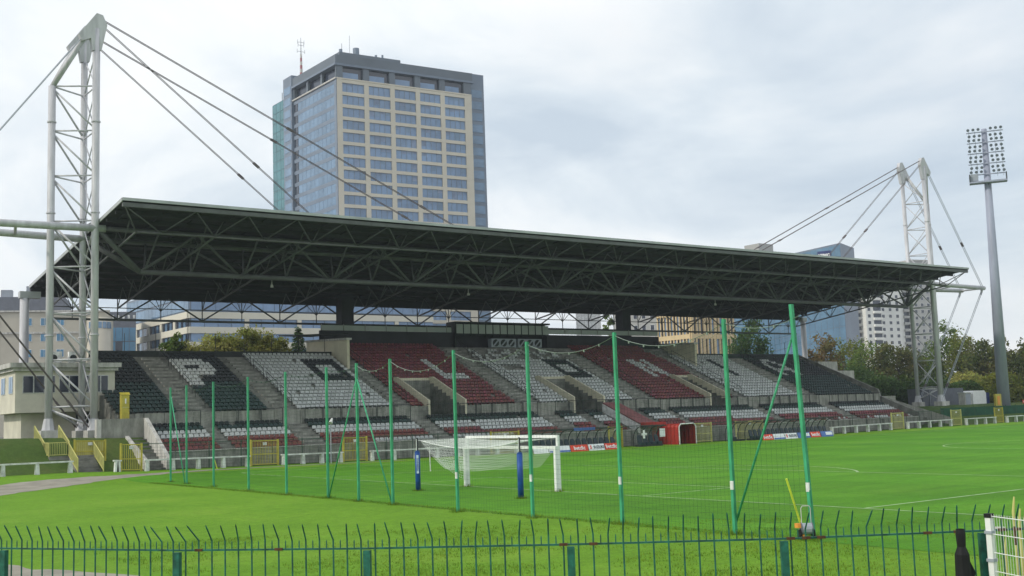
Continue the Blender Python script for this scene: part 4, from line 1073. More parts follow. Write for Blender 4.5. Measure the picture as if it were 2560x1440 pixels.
for a, b in zip(rng(99.6, 135, 2.6)[:-1], rng(99.6, 135, 2.6)[1:]):
    m = MB(); m.quad((a+.04, 43, .2), (b-.04, 43, .2), (b-.04, 43.02, 2.45), (a+.04, 43.02, 2.45)); m.build('screen_panel', 'windscreen', wsn)
    m = MB(); m.tube((a, 43.05, 0), (a, 43.05, 2.6), .04, 6); m.build('post', 'mesh_green', wsn)

# ------------------------------------------------------------------ trees and shrubs
def crown(mb, c, rx, ry, rz_, nclump, nleaf, size, seed):
    rd = random.Random(seed)
    for k in range(nclump):
        while True:
            p = Vector((rd.uniform(-1, 1), rd.uniform(-1, 1), rd.uniform(-1, 1)))
            if .35 < p.length < 1.0: break
        cc = Vector((c[0]+p.x*rx, c[1]+p.y*ry, c[2]+p.z*rz_)); cr = rd.uniform(.22, .42)*min(rx, rz_)
        for q in range(nleaf):
            d = Vector((rd.gauss(0, 1), rd.gauss(0, 1), rd.gauss(0, .8))).normalized()*cr*rd.uniform(.35, 1.05)
            o = cc+d; s = size*rd.uniform(.6, 1.3)
            a = Vector((rd.gauss(0, 1), rd.gauss(0, 1), rd.gauss(0, 1))).normalized(); b = a.cross(Vector((rd.gauss(0, 1), rd.gauss(0, 1), rd.gauss(0, 1)))).normalized()
            mb.quad(o-a*s*.5, o+b*s*.32, o+a*s*.5, o-b*s*.32)
def tree(x, y, h, rx, lb, mt, zc=.62, rzf=.40, n=42, nl=60, size=.42, z0=None, group='trees', name='tree', seed=0, trunk=.25):
    z0 = hgt(x, y) if z0 is None else z0
    t = thing(name, (x, y, z0), lb, 'tree', group)
    m = MB(); rd = random.Random(seed+1)
    m.tube((x, y, z0-.3), (x+.2, y, z0+h*.35), trunk, 8, trunk*.7, caps=False); m.tube((x+.2, y, z0+h*.35), (x, y+.2, z0+h*.8), trunk*.7, 7, trunk*.25, caps=False)
    for k in range(7):
        a = rd.uniform(0, 6.28); zz_ = z0+h*rd.uniform(.28, .6); L = rx*rd.uniform(.5, .85)
        m.tube((x+.1, y, zz_), (x+math.cos(a)*L, y+math.sin(a)*L, zz_+h*.18), trunk*.35, 5, trunk*.12, caps=False)
    m.build('trunk', 'bark', t, smooth=True)
    mb = MB(); crown(mb, (x, y, z0+h*zc), rx, rx*.9, h*rzf, n, nl, size, seed); mb.build('crown', mt, t, fix=False)
    return t
def ftree(px, ytop, dist, hw_px, lb, mt, z0=2.0, seed=0, **k):
    p = far(px, ytop, dist); r = hw_px/FPX*dist
    return tree(p.x, p.y, p.z-z0, r, lb, mt, z0=z0, seed=seed, **k)
G = 'trees beyond the far corner'
ftree(2052, 838, 213, 48, 'rust brown tree just right of the last upper seats', 'leaf_rust', seed=1, group=G, size=.5, zc=.53, rzf=.47, n=95)
ftree(2110, 850, 218, 56, 'olive tree behind the white end landings of the stand', 'leaf_yellow', seed=2, group=G, zc=.53, rzf=.47, n=95)
ftree(2168, 852, 208, 62, 'green brown tree below the apartment tower, left of the far mast', 'leaf_green', seed=3, group=G, zc=.53, rzf=.47, n=95)
ftree(2240, 858, 203, 60, 'brown tree directly left of the far mast', 'leaf_brown', seed=4, group=G, size=.5, zc=.53, rzf=.47, n=95)
ftree(2305, 880, 228, 54, 'dark tree seen through the lattice of the far mast', 'leaf_dark', seed=5, group=G, zc=.53, rzf=.47, n=95)
ftree(2362, 806, 223, 48, 'tall bright green poplar right of the far mast', 'leaf_green', seed=6, group=G, n=95, zc=.53, rzf=.47)
ftree(2402, 836, 218, 42, 'round green tree standing right of the tall poplar', 'leaf_yellow', seed=7, group=G, zc=.53, rzf=.47, n=95)
ftree(2462, 842, 203, 52, 'brown tree left of the floodlight pole', 'leaf_brown', seed=8, group=G, size=.5, zc=.53, rzf=.47, n=95)
ftree(2535, 846, 198, 60, 'brown tree right of the floodlight pole', 'leaf_brown', seed=9, group=G, size=.5, zc=.53, rzf=.47, n=95)
ftree(2420, 930, 196, 50, 'low olive bush tree under the poplar', 'leaf_olive', seed=10, group=G, zc=.53, rzf=.47, n=95)
ftree(2600, 835, 198, 54, 'green brown tree cut by the right edge of the picture', 'leaf_green', seed=11, group=G, zc=.53, rzf=.47, n=95)
ftree(2350, 945, 198, 46, 'low dark green tree behind the far mast foot', 'leaf_dark', seed=12, group=G, zc=.53, rzf=.47, n=95)
ftree(2500, 930, 188, 50, 'low green tree in front of the brown trees by the floodlight', 'leaf_yellow', seed=13, group=G, zc=.53, rzf=.47, n=95)
ftree(2200, 935, 190, 52, 'low dark green tree beside the end of the stand', 'leaf_dark', seed=14, group=G, zc=.53, rzf=.47, n=95)
ftree(2140, 915, 196, 44, 'dark green tree partly hidden by the end landings', 'leaf_dark', seed=15, group=G, zc=.53, rzf=.47, n=95)
ftree(2275, 955, 186, 44, 'dark undergrowth tree at the left foot of the far mast', 'leaf_dark', seed=16, group=G, zc=.53, rzf=.47, n=95)
ftree(2268, 930, 184, 20, 'slim pale young tree left of the far mast foot', 'leaf_green', seed=17, group=G, n=26, zc=.53, rzf=.47)
ftree(1870, 785, 192, 56, 'big dark green tree behind the white seating block', 'leaf_dark', z0=2.5, seed=21, group='trees behind the stand', n=90, nl=80, zc=.52, rzf=.48)
ftree(1518, 790, 190, 26, 'thin green tree seen through the rear truss', 'leaf_green', z0=2.5, seed=22, group='trees behind the stand', n=26)
GB = 'shrubs behind the left seats'
for i, (px, yt, hw, mt, lb) in enumerate(((438, 836, 24, 'leaf_green', 'dark green shrub at the left end of the shrub row'), (478, 856, 36, 'leaf_olive', 'low olive shrub, second of the shrub row'), (528, 834, 38, 'leaf_olive', 'olive shrub, third of the shrub row'), (580, 820, 38, 'leaf_olive', 'tallest loose olive shrub of the row'), (632, 816, 38, 'leaf_olive', 'olive shrub right of the tallest shrub'), (682, 836, 36, 'leaf_olive', 'olive shrub left of the conifer'))):
    ftree(px, yt, 128, hw+10, lb, mt, z0=2.6, seed=30+i, group=GB, name='shrub', size=.30, n=95, nl=80, zc=.70, rzf=.30, trunk=.08)
con = far(745, 812, 136)
t = thing('conifer', (con.x, con.y, 2.6), 'dark conical conifer left of the cream flank wall', 'tree')
m = MB(); m.tube((con.x, con.y, 2.4), (con.x, con.y, con.z-.3), .14, 6, .03); m.build('trunk', 'bark', t)
mb = MB(); rd = random.Random(5)
for k in range(4200):
    f = rd.random()**.7; z = con.z-.2-f*8.5; r = (.3+f*2.1)*math.sqrt(rd.random()); a = rd.uniform(0, 6.28)
    o = Vector((con.x+r*math.cos(a), con.y+r*math.sin(a), z-.25*r)); s = .34*rd.uniform(.6, 1.3)
    d = Vector((math.cos(a), math.sin(a), -.35)); e = Vector((-math.sin(a), math.cos(a), rd.gauss(0, .4)))
    mb.quad(o-d*s*.5, o+e*s*.3, o+d*s*.5, o-e*s*.3)
mb.build('crown', 'leaf_dark', t, fix=False)
hg = thing('hedge', (130, 57, 2.2), 'long clipped green hedge behind the far corner of the pitch', 'hedge')
mb = MB(); rd = random.Random(9)
for k in range(16000):
    x = rd.uniform(106, 165); y = 57+rd.uniform(-.9, .9)+(x-106)*-.0; z = 2.2+rd.random()**.7*4.0+.25*math.sin(x*.9)
    s = .42*rd.uniform(.5, 1.2); a = Vector((rd.gauss(0, 1), rd.gauss(0, 1), rd.gauss(0, 1))).normalized(); b = a.cross(Vector((rd.gauss(0, 1), rd.gauss(0, 1), .3))).normalized()
    o = Vector((x, y, z)); mb.quad(o-a*s*.5, o+b*s*.32, o+a*s*.5, o-b*s*.32)
mb.build('foliage', 'leaf_dark', hg, fix=False)
m = MB(); m.box(105.5, 165.5, 57.4, 58.0, 1.5, 5.2); m.build('core', 'leaf_dark', hg)

# ------------------------------------------------------------------ city behind
def face(P, th):      # local frame of a wall: u along it, n outward (towards the right-hand side of u)
    u = Vector((math.cos(R(th)), math.sin(R(th)), 0)); return Vector(P), u, Vector((u.y, -u.x, 0))
def slab(mb, F, a, b, z0, z1, d0, d1, mi=0):
    P, u, n = F; c = P+u*((a+b)/2)+n*((d0+d1)/2); c.z = (z0+z1)/2
    mb.obox(c, u*((b-a)/2), n*((d1-d0)/2), Vector((0, 0, (z1-z0)/2)), mi)
def prism4(pts, z0, z1): 
    m = MB(); m.prism([(p.x, p.y, z0) for p in pts], (0, 0, z1-z0)); return m
# --- office tower
K = Vector((105.4, 222.3, 0))
tw = thing('office_tower', (120, 235, 0), 'tall office tower with a cream window grid and a dark crown behind the roof', 'building')
FR = face(K, -5); u1 = FR[1]
FL0 = Vector((math.cos(R(91)), math.sin(R(91)), 0)); WR, WLn = 41.3, 25.8
c0 = K.copy(); c1 = K+u1*WR; c3 = K+FL0*WLn; c2 = c1+FL0*WLn
ins = lambda p, s: (p-(c0+c2)/2)*s+(c0+c2)/2
prism4([ins(p, .985) for p in (c0, c1, c2, c3)], 0, 95.2).build('core', 'tower_metal', tw)
prism4([ins(p, .90) for p in (c0, c1, c2, c3)], 95.21, 98.9).build('crown_core', 'win_dark', tw)
FH = 3.42; ztop = 95.2
nb_ = 5; pier = 1.35; bw = (WR-1.2-pier*0.9)/nb_
cols = [(1.05+bw*i, 1.05+bw*(i+1)-pier) for i in range(nb_)]
cols = [(a+.45, b+.45) for a, b in cols]
edges = [0]+[v for c in cols for v in c]+[WR]
# cream piers and spandrels as separate pieces
for a, b in zip(edges[0::2], edges[1::2]):
    m = MB(); slab(m, FR, a, b, 0, ztop, -.3, .25); m.build('pier', 'tower_cream', tw)
nfl = 27
for f in range(nfl):
    zt = ztop-.95-f*FH
    if zt < 3: break
    vis_ = (zt > 54) or (zt < 33)
    for a, b in cols:
        if zt > 10:
            m = MB(); slab(m, FR, a, b, zt, zt+FH-2.5, -.28, .22); m.build('spandrel', 'tower_cream', tw)
        if vis_:
            m = MB(); slab(m, FR, a, b, zt-2.51, zt, -.25, -.12); w_ = m.build('window', 'win_blue', tw)
            nm_ = 4
            for q in range(1, nm_):
                xx = lerp(a, b, q/nm_+.02*((f*7+q*3) % 3-1)); m = MB(); slab(m, FR, xx-.05, xx+.05, zt-2.51, zt, -.115, -.06); m.build('glazing_bar', 'mullion', w_)
            for q in range(nm_):
                if random.random() < .42:
                    hb = random.choice((.35, .6, .9, 1.5, 2.3)); m = MB(); slab(m, FR, lerp(a, b, q/nm_)+.08, lerp(a, b, (q+1)/nm_)-.08, zt-hb, zt-.02, -.117, -.10); m.build('blind', random.choice(('blind_pale', 'blind_pale', 'win_strip')), w_)
m = MB(); slab(m, FR, 0, WR, ztop-.001, ztop+.35, -.3, .32); m.build('ledge', 'tower_cream', tw)
# left face: glass curtain wall
FLf = (c3.copy(), -FL0, Vector((-1, 0, 0)))
FLf = (K.copy(), FL0, Vector((-FL0.y, FL0.x, 0)))
ncol = 9
for f in range(14):
    zt = ztop-1.1-f*FH
    if zt < 50: break
    m = MB(); slab(m, FLf, .3, WLn, zt-.06, zt+1.0, .0, .12); m.build('floor_band', 'tower_metal', tw)
    for q in range(ncol):
        a = lerp(1.2, WLn-2.6, q/ncol)+.05; b = lerp(1.2, WLn-2.6, (q+1)/ncol)-.05
        m = MB(); slab(m, FLf, a, b, zt-FH+1.0, zt-.07, .0, .08); m.build('pane', 'win_strip', tw)
m = MB(); slab(m, FLf, -.1, 1.1, 0, ztop, -.1, .22); m.build('corner_strip', 'tower_metal', tw)
m = MB(); slab(m, FLf, WLn-2.4, WLn-1.0, 0, ztop, .0, .1); m.build('glass_strip', 'win_dark', tw)
m = MB(); slab(m, FLf, -.3, WLn+.3, ztop, ztop+.4, -.2, .5); m.build('ledge', 'concrete_pale', tw)
# crown
for a, b in zip([0]+[c[1]-.2 for c in cols], [c[0]+.2 for c in cols]+[WR]):
    m = MB(); slab(m, FR, a, b, ztop+.36, 98.9, -.6, .15); m.build('crown_pier', 'tower_dark', tw)
for a, b in cols:
    m = MB(); slab(m, FR, a+.2, b-.2, ztop+.5, 98.7, -1.2, -.7); m.build('crown_window', 'win_dark', tw)
    m = MB(); slab(m, FR, a+.2, b-1.4, ztop+.5, 97.4, -.69, -.62); m.build('crown_pane', 'win_blue', tw)
for q in range(4):
    a = lerp(0, WLn, q/3); m = MB(); slab(m, FLf, max(0, a-.5), min(WLn, a+.5), ztop+.41, 98.9, -.5, .15); m.build('crown_pier', 'tower_dark', tw)
for q in range(3):
    m = MB(); slab(m, FLf, lerp(0, WLn, q/3)+.6, lerp(0, WLn, (q+1)/3)-.6, ztop+.5, 98.7, -.9, -.8); m.build('crown_window', 'win_dark', tw)
prism4([ins(p, 1.035) for p in (c0, c1, c2, c3)], 98.92, 99.5).build('cornice', 'tower_metal', tw)
prism4([ins(p, 1.02) for p in (c0, c1, c2, c3)], 99.51, 101.9).build('parapet', 'tower_dark', tw)
pe = [c0+u1*3.5+FL0*5, c0+u1*22+FL0*5, c0+u1*22+FL0*20, c0+u1*3.5+FL0*20]
prism4(pe, 101.91, 104.6).build('penthouse', 'tower_dark', tw)
for i, (a, b, r, h) in enumerate(((4.2, 5.6, .5, .9), (9, 6, .9, 1.9), (15, 6, .35, .8), (17, 6, .3, 1.1))):
    p = c0+u1*a+FL0*b; m = MB(); m.tube((p.x, p.y, 104.6), (p.x, p.y, 104.6+h), r, 10); m.build('roof_vent', 'tower_metal', tw)
p = c0+u1*4.5+FL0*5.5
m = MB(); m.tube((p.x, p.y, 104.6), (p.x, p.y, 107.2), .06, 5); m.build('aerial', 'tower_dark', tw)
m = MB(); q_ = c0+u1*7; m.tube((q_.x, q_.y+6, 104.6), (q_.x, q_.y+6, 110), .05, 5); m.build('aerial', 'tower_dark', tw)
# rear core, right wing, teal block as parts of the same complex
rc = [Vector((104.3, 248.4, 0)), Vector((116, 247.4, 0)), Vector((116, 254, 0)), Vector((104.3, 254, 0))]
prism4(rc, 0, 103.0).build('rear_core', 'tower_metal', tw)
Frc = (Vector((104.3, 248.4, 0)), Vector((0, 1, 0)), Vector((-1, 0, 0)))
for f in range(13):
    zt = 100-f*FH; m = MB(); slab(m, Frc, .6, 5.0, zt-2.2, zt, .0, .06); m.build('core_window', 'win_strip', tw)
rwp = [c1+Vector((.2, 2, 0)), c1+Vector((5.6, 1.6, 0)), c1+Vector((5.6, 22, 0)), c1+Vector((.2, 22, 0))]
prism4(rwp, 0, 102.6).build('right_wing', 'tower_metal', tw)
Frw = face(rwp[0], -5)
for f in range(27):
    zt = 97.8-f*FH
    if 33 < zt < 54: continue
    if zt < 22: break
    m = MB(); slab(m, Frw, 1.2, 4.6, zt-2.3, zt, .0, .06); m.build('wing_window', 'win_strip', tw)
te = thing('teal_tower', (112, 285, 0), 'narrow teal glass tower just left of the cream office tower', 'building')
tpts = [Vector((113.4, 270.0, 0)), Vector((122, 269.2, 0)), Vector((122, 282, 0)), Vector((113.4, 282, 0))]
prism4(tpts, 0, 103.4).build('core', 'tower_dark', te)
Ft = (tpts[0].copy(), Vector((0, 1, 0)), Vector((-1, 0, 0)))
for f in range(14):
    for q in range(4):
        zt = 103.2-f*3.1; m = MB(); slab(m, Ft, .15+q*3, 3.0+q*3, zt-2.95, zt, .0, .08); m.build('pane', 'teal_glass', te)
m = MB(); m.tube((114, 276, 103.4), (114, 276, 106.2), .12, 5); m.build('aerial', 'tower_dark', te)
an = thing('antenna_mast', (108.5, 250, 103), 'red and white lattice antenna on the tower roof', 'antenna')
ab = far(753, 172, 324)
WL[an] = Vector((ab.x, ab.y, 103)); an.location = WL[an]
for i in range(6):
    m = MB(); m.tube((ab.x, ab.y, 103+i*1.1), (ab.x, ab.y, 104.1+i*1.1), .42-.03*i, 6); m.build('lattice', 'antenna_red' if i % 2 == 0 else 'concrete_pale', an)
m = MB(); m.tube((ab.x, ab.y, 109), (ab.x, ab.y, 114.6), .13, 6, .05); m.build('spike', 'tower_dark', an)
for z, w in ((110.4, 1.2), (112.3, .9), (113.2, 1.0)):
    m = MB(); m.beam((ab.x-w, ab.y, z), (ab.x+w, ab.y, z), .08, .08)
    for s in (-1, 1): m.beam((ab.x+s*w, ab.y, z-.5), (ab.x+s*w, ab.y, z+.7), .07, .07)
    m.build('dipole', 'tower_dark', an)
# --- low office block behind the stand
ob = thing('office_block', (80, 220, 0), 'low white office block with blue window bands seen under the roof on the left', 'building')
KB = far(472, 787, 270); KB.z = 0
zb0 = far(472, 787, 270).z
FB = face(KB, -3); uB = FB[1]; WB = 64
FBl_u = Vector((math.cos(R(91)), math.sin(R(91)), 0)); FBl = (KB.copy(), FBl_u, Vector((-FBl_u.y, FBl_u.x, 0)))
pts = [KB+uB*.3+FBl_u*.3, KB+uB*WB+FBl_u*.3, KB+uB*WB+FBl_u*45, KB+uB*.3+FBl_u*45]
prism4(pts, 0, zb0+7.4).build('core', 'tower_metal', ob)
for f in range(6):
    zc = zb0-f*3.5; z0_, z1_ = zc-.75, zc+.75
    m = MB(); slab(m, FB, 0, WB, z0_, z1_, -.2, .35); m.build('white_band', 'office_white', ob)
    m = MB(); slab(m, FBl, .35, 45, z0_, z1_, -.2, .35); m.build('white_band', 'office_white', ob)
    x = 0; i = 0
    while x < WB-2:
        e = min(x+13.2, WB)
        m = MB(); slab(m, FB, x if i else 0, x+1.1, z0_-2.0, z0_-.001, -.15, .3); 
        if i: m.build('pier', 'office_white', ob)
        n = 4
        for q in range(n):
            a = lerp(x+(1.2 if i else .5), e, q/n)+.06; b = lerp(x+(1.2 if i else .5), e, (q+1)/n)-.06
            m = MB(); slab(m, FB, a, b, z0_-1.98, z0_-.02, -.1, .02); m.build('window', 'win_blue', ob)
        x += 13.2; i += 1
    for i in range(5):
        y0_ = .5+i*9; m = MB(); slab(m, FBl, y0_+7.6, y0_+8.9, z0_-2.0, z0_-.001, -.15, .3); m.build('pier', 'office_white', ob)
        for q in range(5):
            m = MB(); slab(m, FBl, y0_+q*1.5+.06, y0_+q*1.5+1.44, z0_-1.98, z0_-.02, -.1, .02); m.build('window', 'win_strip' if q % 2 else 'win_dark', ob)
for i, zz_ in enumerate((zb0+1.2, zb0+4.2)):
    n = 22
    for q in range(n):
        m = MB(); slab(m, FB, lerp(.6, WB, q/n)+.05, lerp(.6, WB, (q+1)/n)-.05, zz_, zz_+2.6, -.25, -.15); m.build('top_window', 'win_blue', ob)
    for q in range(16):
        m = MB(); slab(m, FBl, lerp(.6, 44, q/16)+.05, lerp(.6, 44, (q+1)/16)-.05, zz_, zz_+2.6, -.25, -.15); m.build('top_window', 'win_strip', ob)
# --- hotel and blue glass house on the left
hotel = thing('hotel', (30, 212, 0), 'beige hotel with small square windows at the far left', 'building')
H0 = far(-160, 800, 262); H1 = far(272, 812, 258)
uH = (Vector((H1.x, H1.y, 0))-Vector((H0.x, H0.y, 0))); LH = uH.length; uH.normalize(); FHt = (Vector((H0.x, H0.y, 0)), uH, Vector((uH.y, -uH.x, 0)))
nH = FHt[2]
pp = [FHt[0], FHt[0]+uH*LH, FHt[0]+uH*LH-nH*18, FHt[0]-nH*18]
prism4(pp, 0, 28.6).build('wall', 'hotel_wall', hotel)
pp2 = [FHt[0]-nH*1.2, FHt[0]+uH*(LH-9)-nH*1.2, FHt[0]+uH*(LH-9)-nH*17, FHt[0]-nH*17]
prism4(pp2, 28.61, 32.0).build('attic', 'hotel_dark', hotel)
for a, h in ((12, 1.6), (17, 2.4), (20, 1.2)):
    m = MB(); slab(m, FHt, a, a+2.2, 32.01, 32+h, -4, -2); m.build('roof_unit', 'steel_grey', hotel)
m = MB(); slab(m, FHt, 0, LH+.2, 28.62, 28.95, -.9, .35); m.build('cornice', 'concrete_pale', hotel)
m = MB(); slab(m, FHt, 0, LH+.1, 24.0, 24.4, 0, .2); m.build('string_course', 'concrete_pale', hotel)
for f in range(4):
    for q in range(10):
        if q % 4 == 0: continue
        zt = 27.4-f*3.35; a = 1.0+q*(LH-2)/10
        m = MB(); slab(m, FHt, a, a+1.6, zt-1.7, zt, 0, .05); w_ = m.build('window', 'white_worn', hotel)
        m = MB(); slab(m, FHt, a+.12, a+.76, zt-1.6, zt-.1, .05, .08); m.build('pane', 'sky_glass', w_)
        m = MB(); slab(m, FHt, a+.84, a+1.48, zt-1.6, zt-.1, .05, .08); m.build('pane', 'sky_glass', w_)
m = MB(); c = FHt[0]+uH*(LH-2); m.tube((c.x, c.y, 0), (c.x, c.y, 27.3), 2.4, 18); m.build('corner_bay', 'hotel_wall', hotel, smooth=True)
for q in range(6):
    a = R(-150+q*24); p = Vector((c.x+2.45*math.cos(a), c.y+2.45*math.sin(a), 0)); m = MB(); m.obox(p+Vector((0, 0, 25.6)), Vector((-math.sin(a), math.cos(a), 0))*.42, Vector((math.cos(a), math.sin(a), 0))*.04, Vector((0, 0, .7))); m.build('window', 'win_strip', hotel)
bh = thing('glass_house', (45, 222, 0), 'blue glass building with a dark roof between the hotel and the white office block', 'building')
B0 = far(255, 790, 285); B1 = far(340, 800, 285); uG = Vector((B1.x-B0.x, B1.y-B0.y, 0)); LG = uG.length; uG.normalize(); FG = (Vector((B0.x, B0.y, 0)), uG, Vector((uG.y, -uG.x, 0)))
prism4([FG[0], FG[0]+uG*LG, FG[0]+uG*LG-FG[2]*14, FG[0]-FG[2]*14], 0, 31.2).build('core', 'hotel_dark', bh)
for f in range(4):
    for q in range(5):
        zt = 27.4-f*3.4; m = MB(); slab(m, FG, lerp(0, LG, q/5)+.06, lerp(0, LG, (q+1)/5)-.06, zt-3.2, zt, 0, .06)
        m.build('pane', 'sky_glass' if (f*3+q*2) % 7 else 'win_dark', bh)
for q in range(6):
    m = MB(); slab(m, FG, 1+q*1.2, 1.5+q*1.2, 29.6, 30.4, .0, .1); m.build('roof_light', 'white_worn', bh)
# --- stone fin building
fb = thing('fin_building', (150, 142, 0), 'sandstone office building with tall narrow window fins behind the right seats', 'building')
KF = far(1725, 795, 250); KF.z = 0
uF = Vector((math.cos(R(0)), math.sin(R(0)), 0)); FF = face(KF, 0)
uF2 = Vector((math.cos(R(95)), math.sin(R(95)), 0)); FF2 = (KF.copy(), uF2, Vector((-uF2.y, uF2.x, 0)))
pts = [KF, KF+uF*14, KF+uF*14+uF2*9.6, KF+uF2*9.6]
ZF = 25.0
prism4([p+Vector((.25, .25, 0)) for p in pts], 0, ZF).build('core', 'win_dark', fb)
for (F, Lf, off) in ((FF, 14, 0), (FF2, 9.6, 1)):
    for z0_, z1_ in ((24.0, ZF+.1), (18.75, 19.75), (14.1, 14.7)):
        m = MB(); slab(m, F, 0, Lf, z0_, z1_, -.2, .32); m.build('floor_band', 'fin_stone', fb)
    for fl_, (z0_, z1_) in enumerate(((19.76, 23.99), (14.71, 18.74))):
        q = 0; x = 0.0
        pat = (.75, .5, .9, .45, .6) if off == 0 else (.62,)
        while x < Lf:
            w = (.75 if q % 3 == 0 else .42) if off == 0 else .3
            m = MB(); slab(m, F, x, min(Lf, x+w), z0_, z1_, -.15, .3); m.build('fin', 'fin_stone', fb)
            g = pat[(q+fl_) % len(pat)]; m = MB(); slab(m, F, x+w+.02, min(Lf+.1, x+w+g-.02), z0_, z1_, -.05, .0); m.build('window', 'win_blue' if (q+fl_) % 2 else 'win_dark', fb)
            x += w+g; q += 1
gr = thing('grey_flats', (170, 190, 0), 'grey apartment house with small windows seen through the rear truss', 'building')
G0 = far(1535, 800, 300); G1 = far(1660, 800, 300); uG2 = Vector((G1.x-G0.x, G1.y-G0.y, 0)); LG2 = uG2.length; uG2.normalize(); FG2 = (Vector((G0.x, G0.y, 0)), uG2, Vector((uG2.y, -uG2.x, 0)))
prism4([FG2[0], FG2[0]+uG2*LG2, FG2[0]+uG2*LG2-FG2[2]*10, FG2[0]-FG2[2]*10], 0, 31).build('wall', 'flat_grey', gr)
for f in range(4):
    for q in range(6):
        zt = 29-f*3.1; a = .7+q*LG2/6; m = MB(); slab(m, FG2, a, a+1.1, zt-1.5, zt, 0, .05); w_ = m.build('window', 'white_worn', gr)
        m = MB(); slab(m, FG2, a+.1, a+1.0, zt-1.4, zt-.1, .05, .08); m.build('pane', 'win_dark', w_)
wb = thing('white_hall', (170, 250, 0), 'bright white building with vertical joints seen through the rear truss', 'building')
G0 = far(1440, 800, 340); G1 = far(1502, 800, 340); uW = Vector((G1.x-G0.x, G1.y-G0.y, 0)); LW_ = uW.length; uW.normalize(); FWb = (Vector((G0.x, G0.y, 0)), uW, Vector((uW.y, -uW.x, 0)))
prism4([FWb[0], FWb[0]+uW*LW_, FWb[0]+uW*LW_-FWb[2]*8, FWb[0]-FWb[2]*8], 0, 34).build('wall', 'white_worn', wb)
for q in range(7):
    m = MB(); slab(m, FWb, .4+q*LW_/7, .5+q*LW_/7, 20, 33.8, 0, .04); m.build('joint', 'flat_grey', wb)
# --- blue glass tower with sign
kp = thing('glass_tower', (225, 170, 0), 'blue glass office building with a slanted roof and a lettered sign above the stand roof', 'building')
KK = far(2100, 607, 330); zk = KK.z; KK.z = 0
uk = Vector((math.cos(R(112)), math.sin(R(112)), 0)); Fk = (KK.copy(), uk, Vector((-uk.y, uk.x, 0)))
LK = 34
def ztk(s): return zk-s*.115
m = MB()
a0, a1 = KK, KK+uk*LK; bk = -Fk[2]*14
m.v += [(a0.x, a0.y, 0), (a1.x, a1.y, 0), (a1.x+bk.x, a1.y+bk.y, 0), (a0.x+bk.x, a0.y+bk.y, 0), (a0.x, a0.y, ztk(0)), (a1.x, a1.y, ztk(LK)), (a1.x+bk.x, a1.y+bk.y, ztk(LK)), (a0.x+bk.x, a0.y+bk.y, ztk(0))]
m.f += [(0, 1, 5, 4), (1, 2, 6, 5), (2, 3, 7, 6), (3, 0, 4, 7), (4, 5, 6, 7)]; m.m += [0]*5; m.build('core', 'tower_metal', kp)
for q in range(20):
    a = LK*q/20+.05; b = LK*(q+1)/20-.05; z = ztk(b)-.4
    f = 0
    while z > 14:
        h = 3.3; lo = z-h+.12
        if not (36 < z < 40 and False):
            m = MB(); slab(m, Fk, a, b, lo, z, .0, .06); m.build('pane', 'kp_glass', kp)
        z -= h; f += 1
P0 = far(2074, 631, 330-1.5)
sgn = MB(); pc_ = KK+uk*4.6; sgn.obox(Vector((pc_.x, pc_.y, zk-3.1))+Fk[2]*.25, uk*1.9, Fk[2]*.12, Vector((0, 0, 1.2))); sgn.build('sign_panel', 'sign_navy', kp)
lettering('KPMG', 1.25, Vector((pc_.x, pc_.y, zk-3.2))+Fk[2]*.42, tuple(-uk), (0, 0, 1), 'white_paint', kp, .05)
rb = far(1895, 612, 360); 
m = MB(); m.box(rb.x-3, rb.x+3.5, rb.y-3, rb.y+3, 30, rb.z-.1); m.build('roof_plant', 'flat_grey', kp)
# --- apartment tower far right
ap = thing('apartment_tower', (365, 250, 0), 'pale high rise apartment block with balconies behind the far mast', 'building')
KA = far(2095, 770, 480); KA.z = 0; FA = face(KA, -14); uA = FA[1]
secs = [(0, 7.5, 43.5, 'flat_beige', 0), (7.5, 12.5, 50.0, 'flat_beige', -1.5), (12.5, 20.5, 55, 'flat_white', 1.6), (20.5, 31.5, 60.5, 'flat_white', .4), (31.5, 37.5, 61.5, 'flat_white', -1.2), (37.5, 47.5, 62.5, 'flat_grey', 1.0)]
for si, (a, b, zt_, mt, off) in enumerate(secs):
    m = MB(); slab(m, FA, a+.03, b-.03, 0, zt_, -14, off); m.build('wing', mt, ap)
    m = MB(); slab(m, FA, a, b, zt_+.002, zt_+.5, -14.2, off+.2); m.build('parapet', 'flat_grey', ap)
    z = zt_-1.2
    while z > 17:
        if si in (1, 4, 2):
            h_ = (a+b)/2
            m = MB(); slab(m, FA, h_-.1, b-.3, z-2.0, z-.15, off, off+.06); m.build('loggia', 'win_dark', ap)
            m = MB(); slab(m, FA, h_-.4, b-.1, z-2.75, z-1.75, off+.07, off+.9); m.build('balcony', 'flat_white' if si == 2 else 'flat_grey', ap)
            if si == 2: m = MB(); slab(m, FA, a+1, a+2.3, z-1.7, z-.4, off, off+.06); m.build('window', 'win_dark', ap)
        else:
            n = 3 if b-a > 8 else 2
            for q in range(n):
                x = lerp(a, b, (q+.5)/n); m = MB(); slab(m, FA, x-.75, x+.75, z-1.75, z-.35, off, off+.05); w_ = m.build('window', 'white_worn', ap)
                m = MB(); slab(m, FA, x-.62, x-.05, z-1.65, z-.45, off+.05, off+.09); m.build('pane', 'win_dark', w_)
                m = MB(); slab(m, FA, x+.05, x+.62, z-1.65, z-.45, off+.05, off+.09); m.build('pane', 'win_dark', w_)
        z -= 2.75

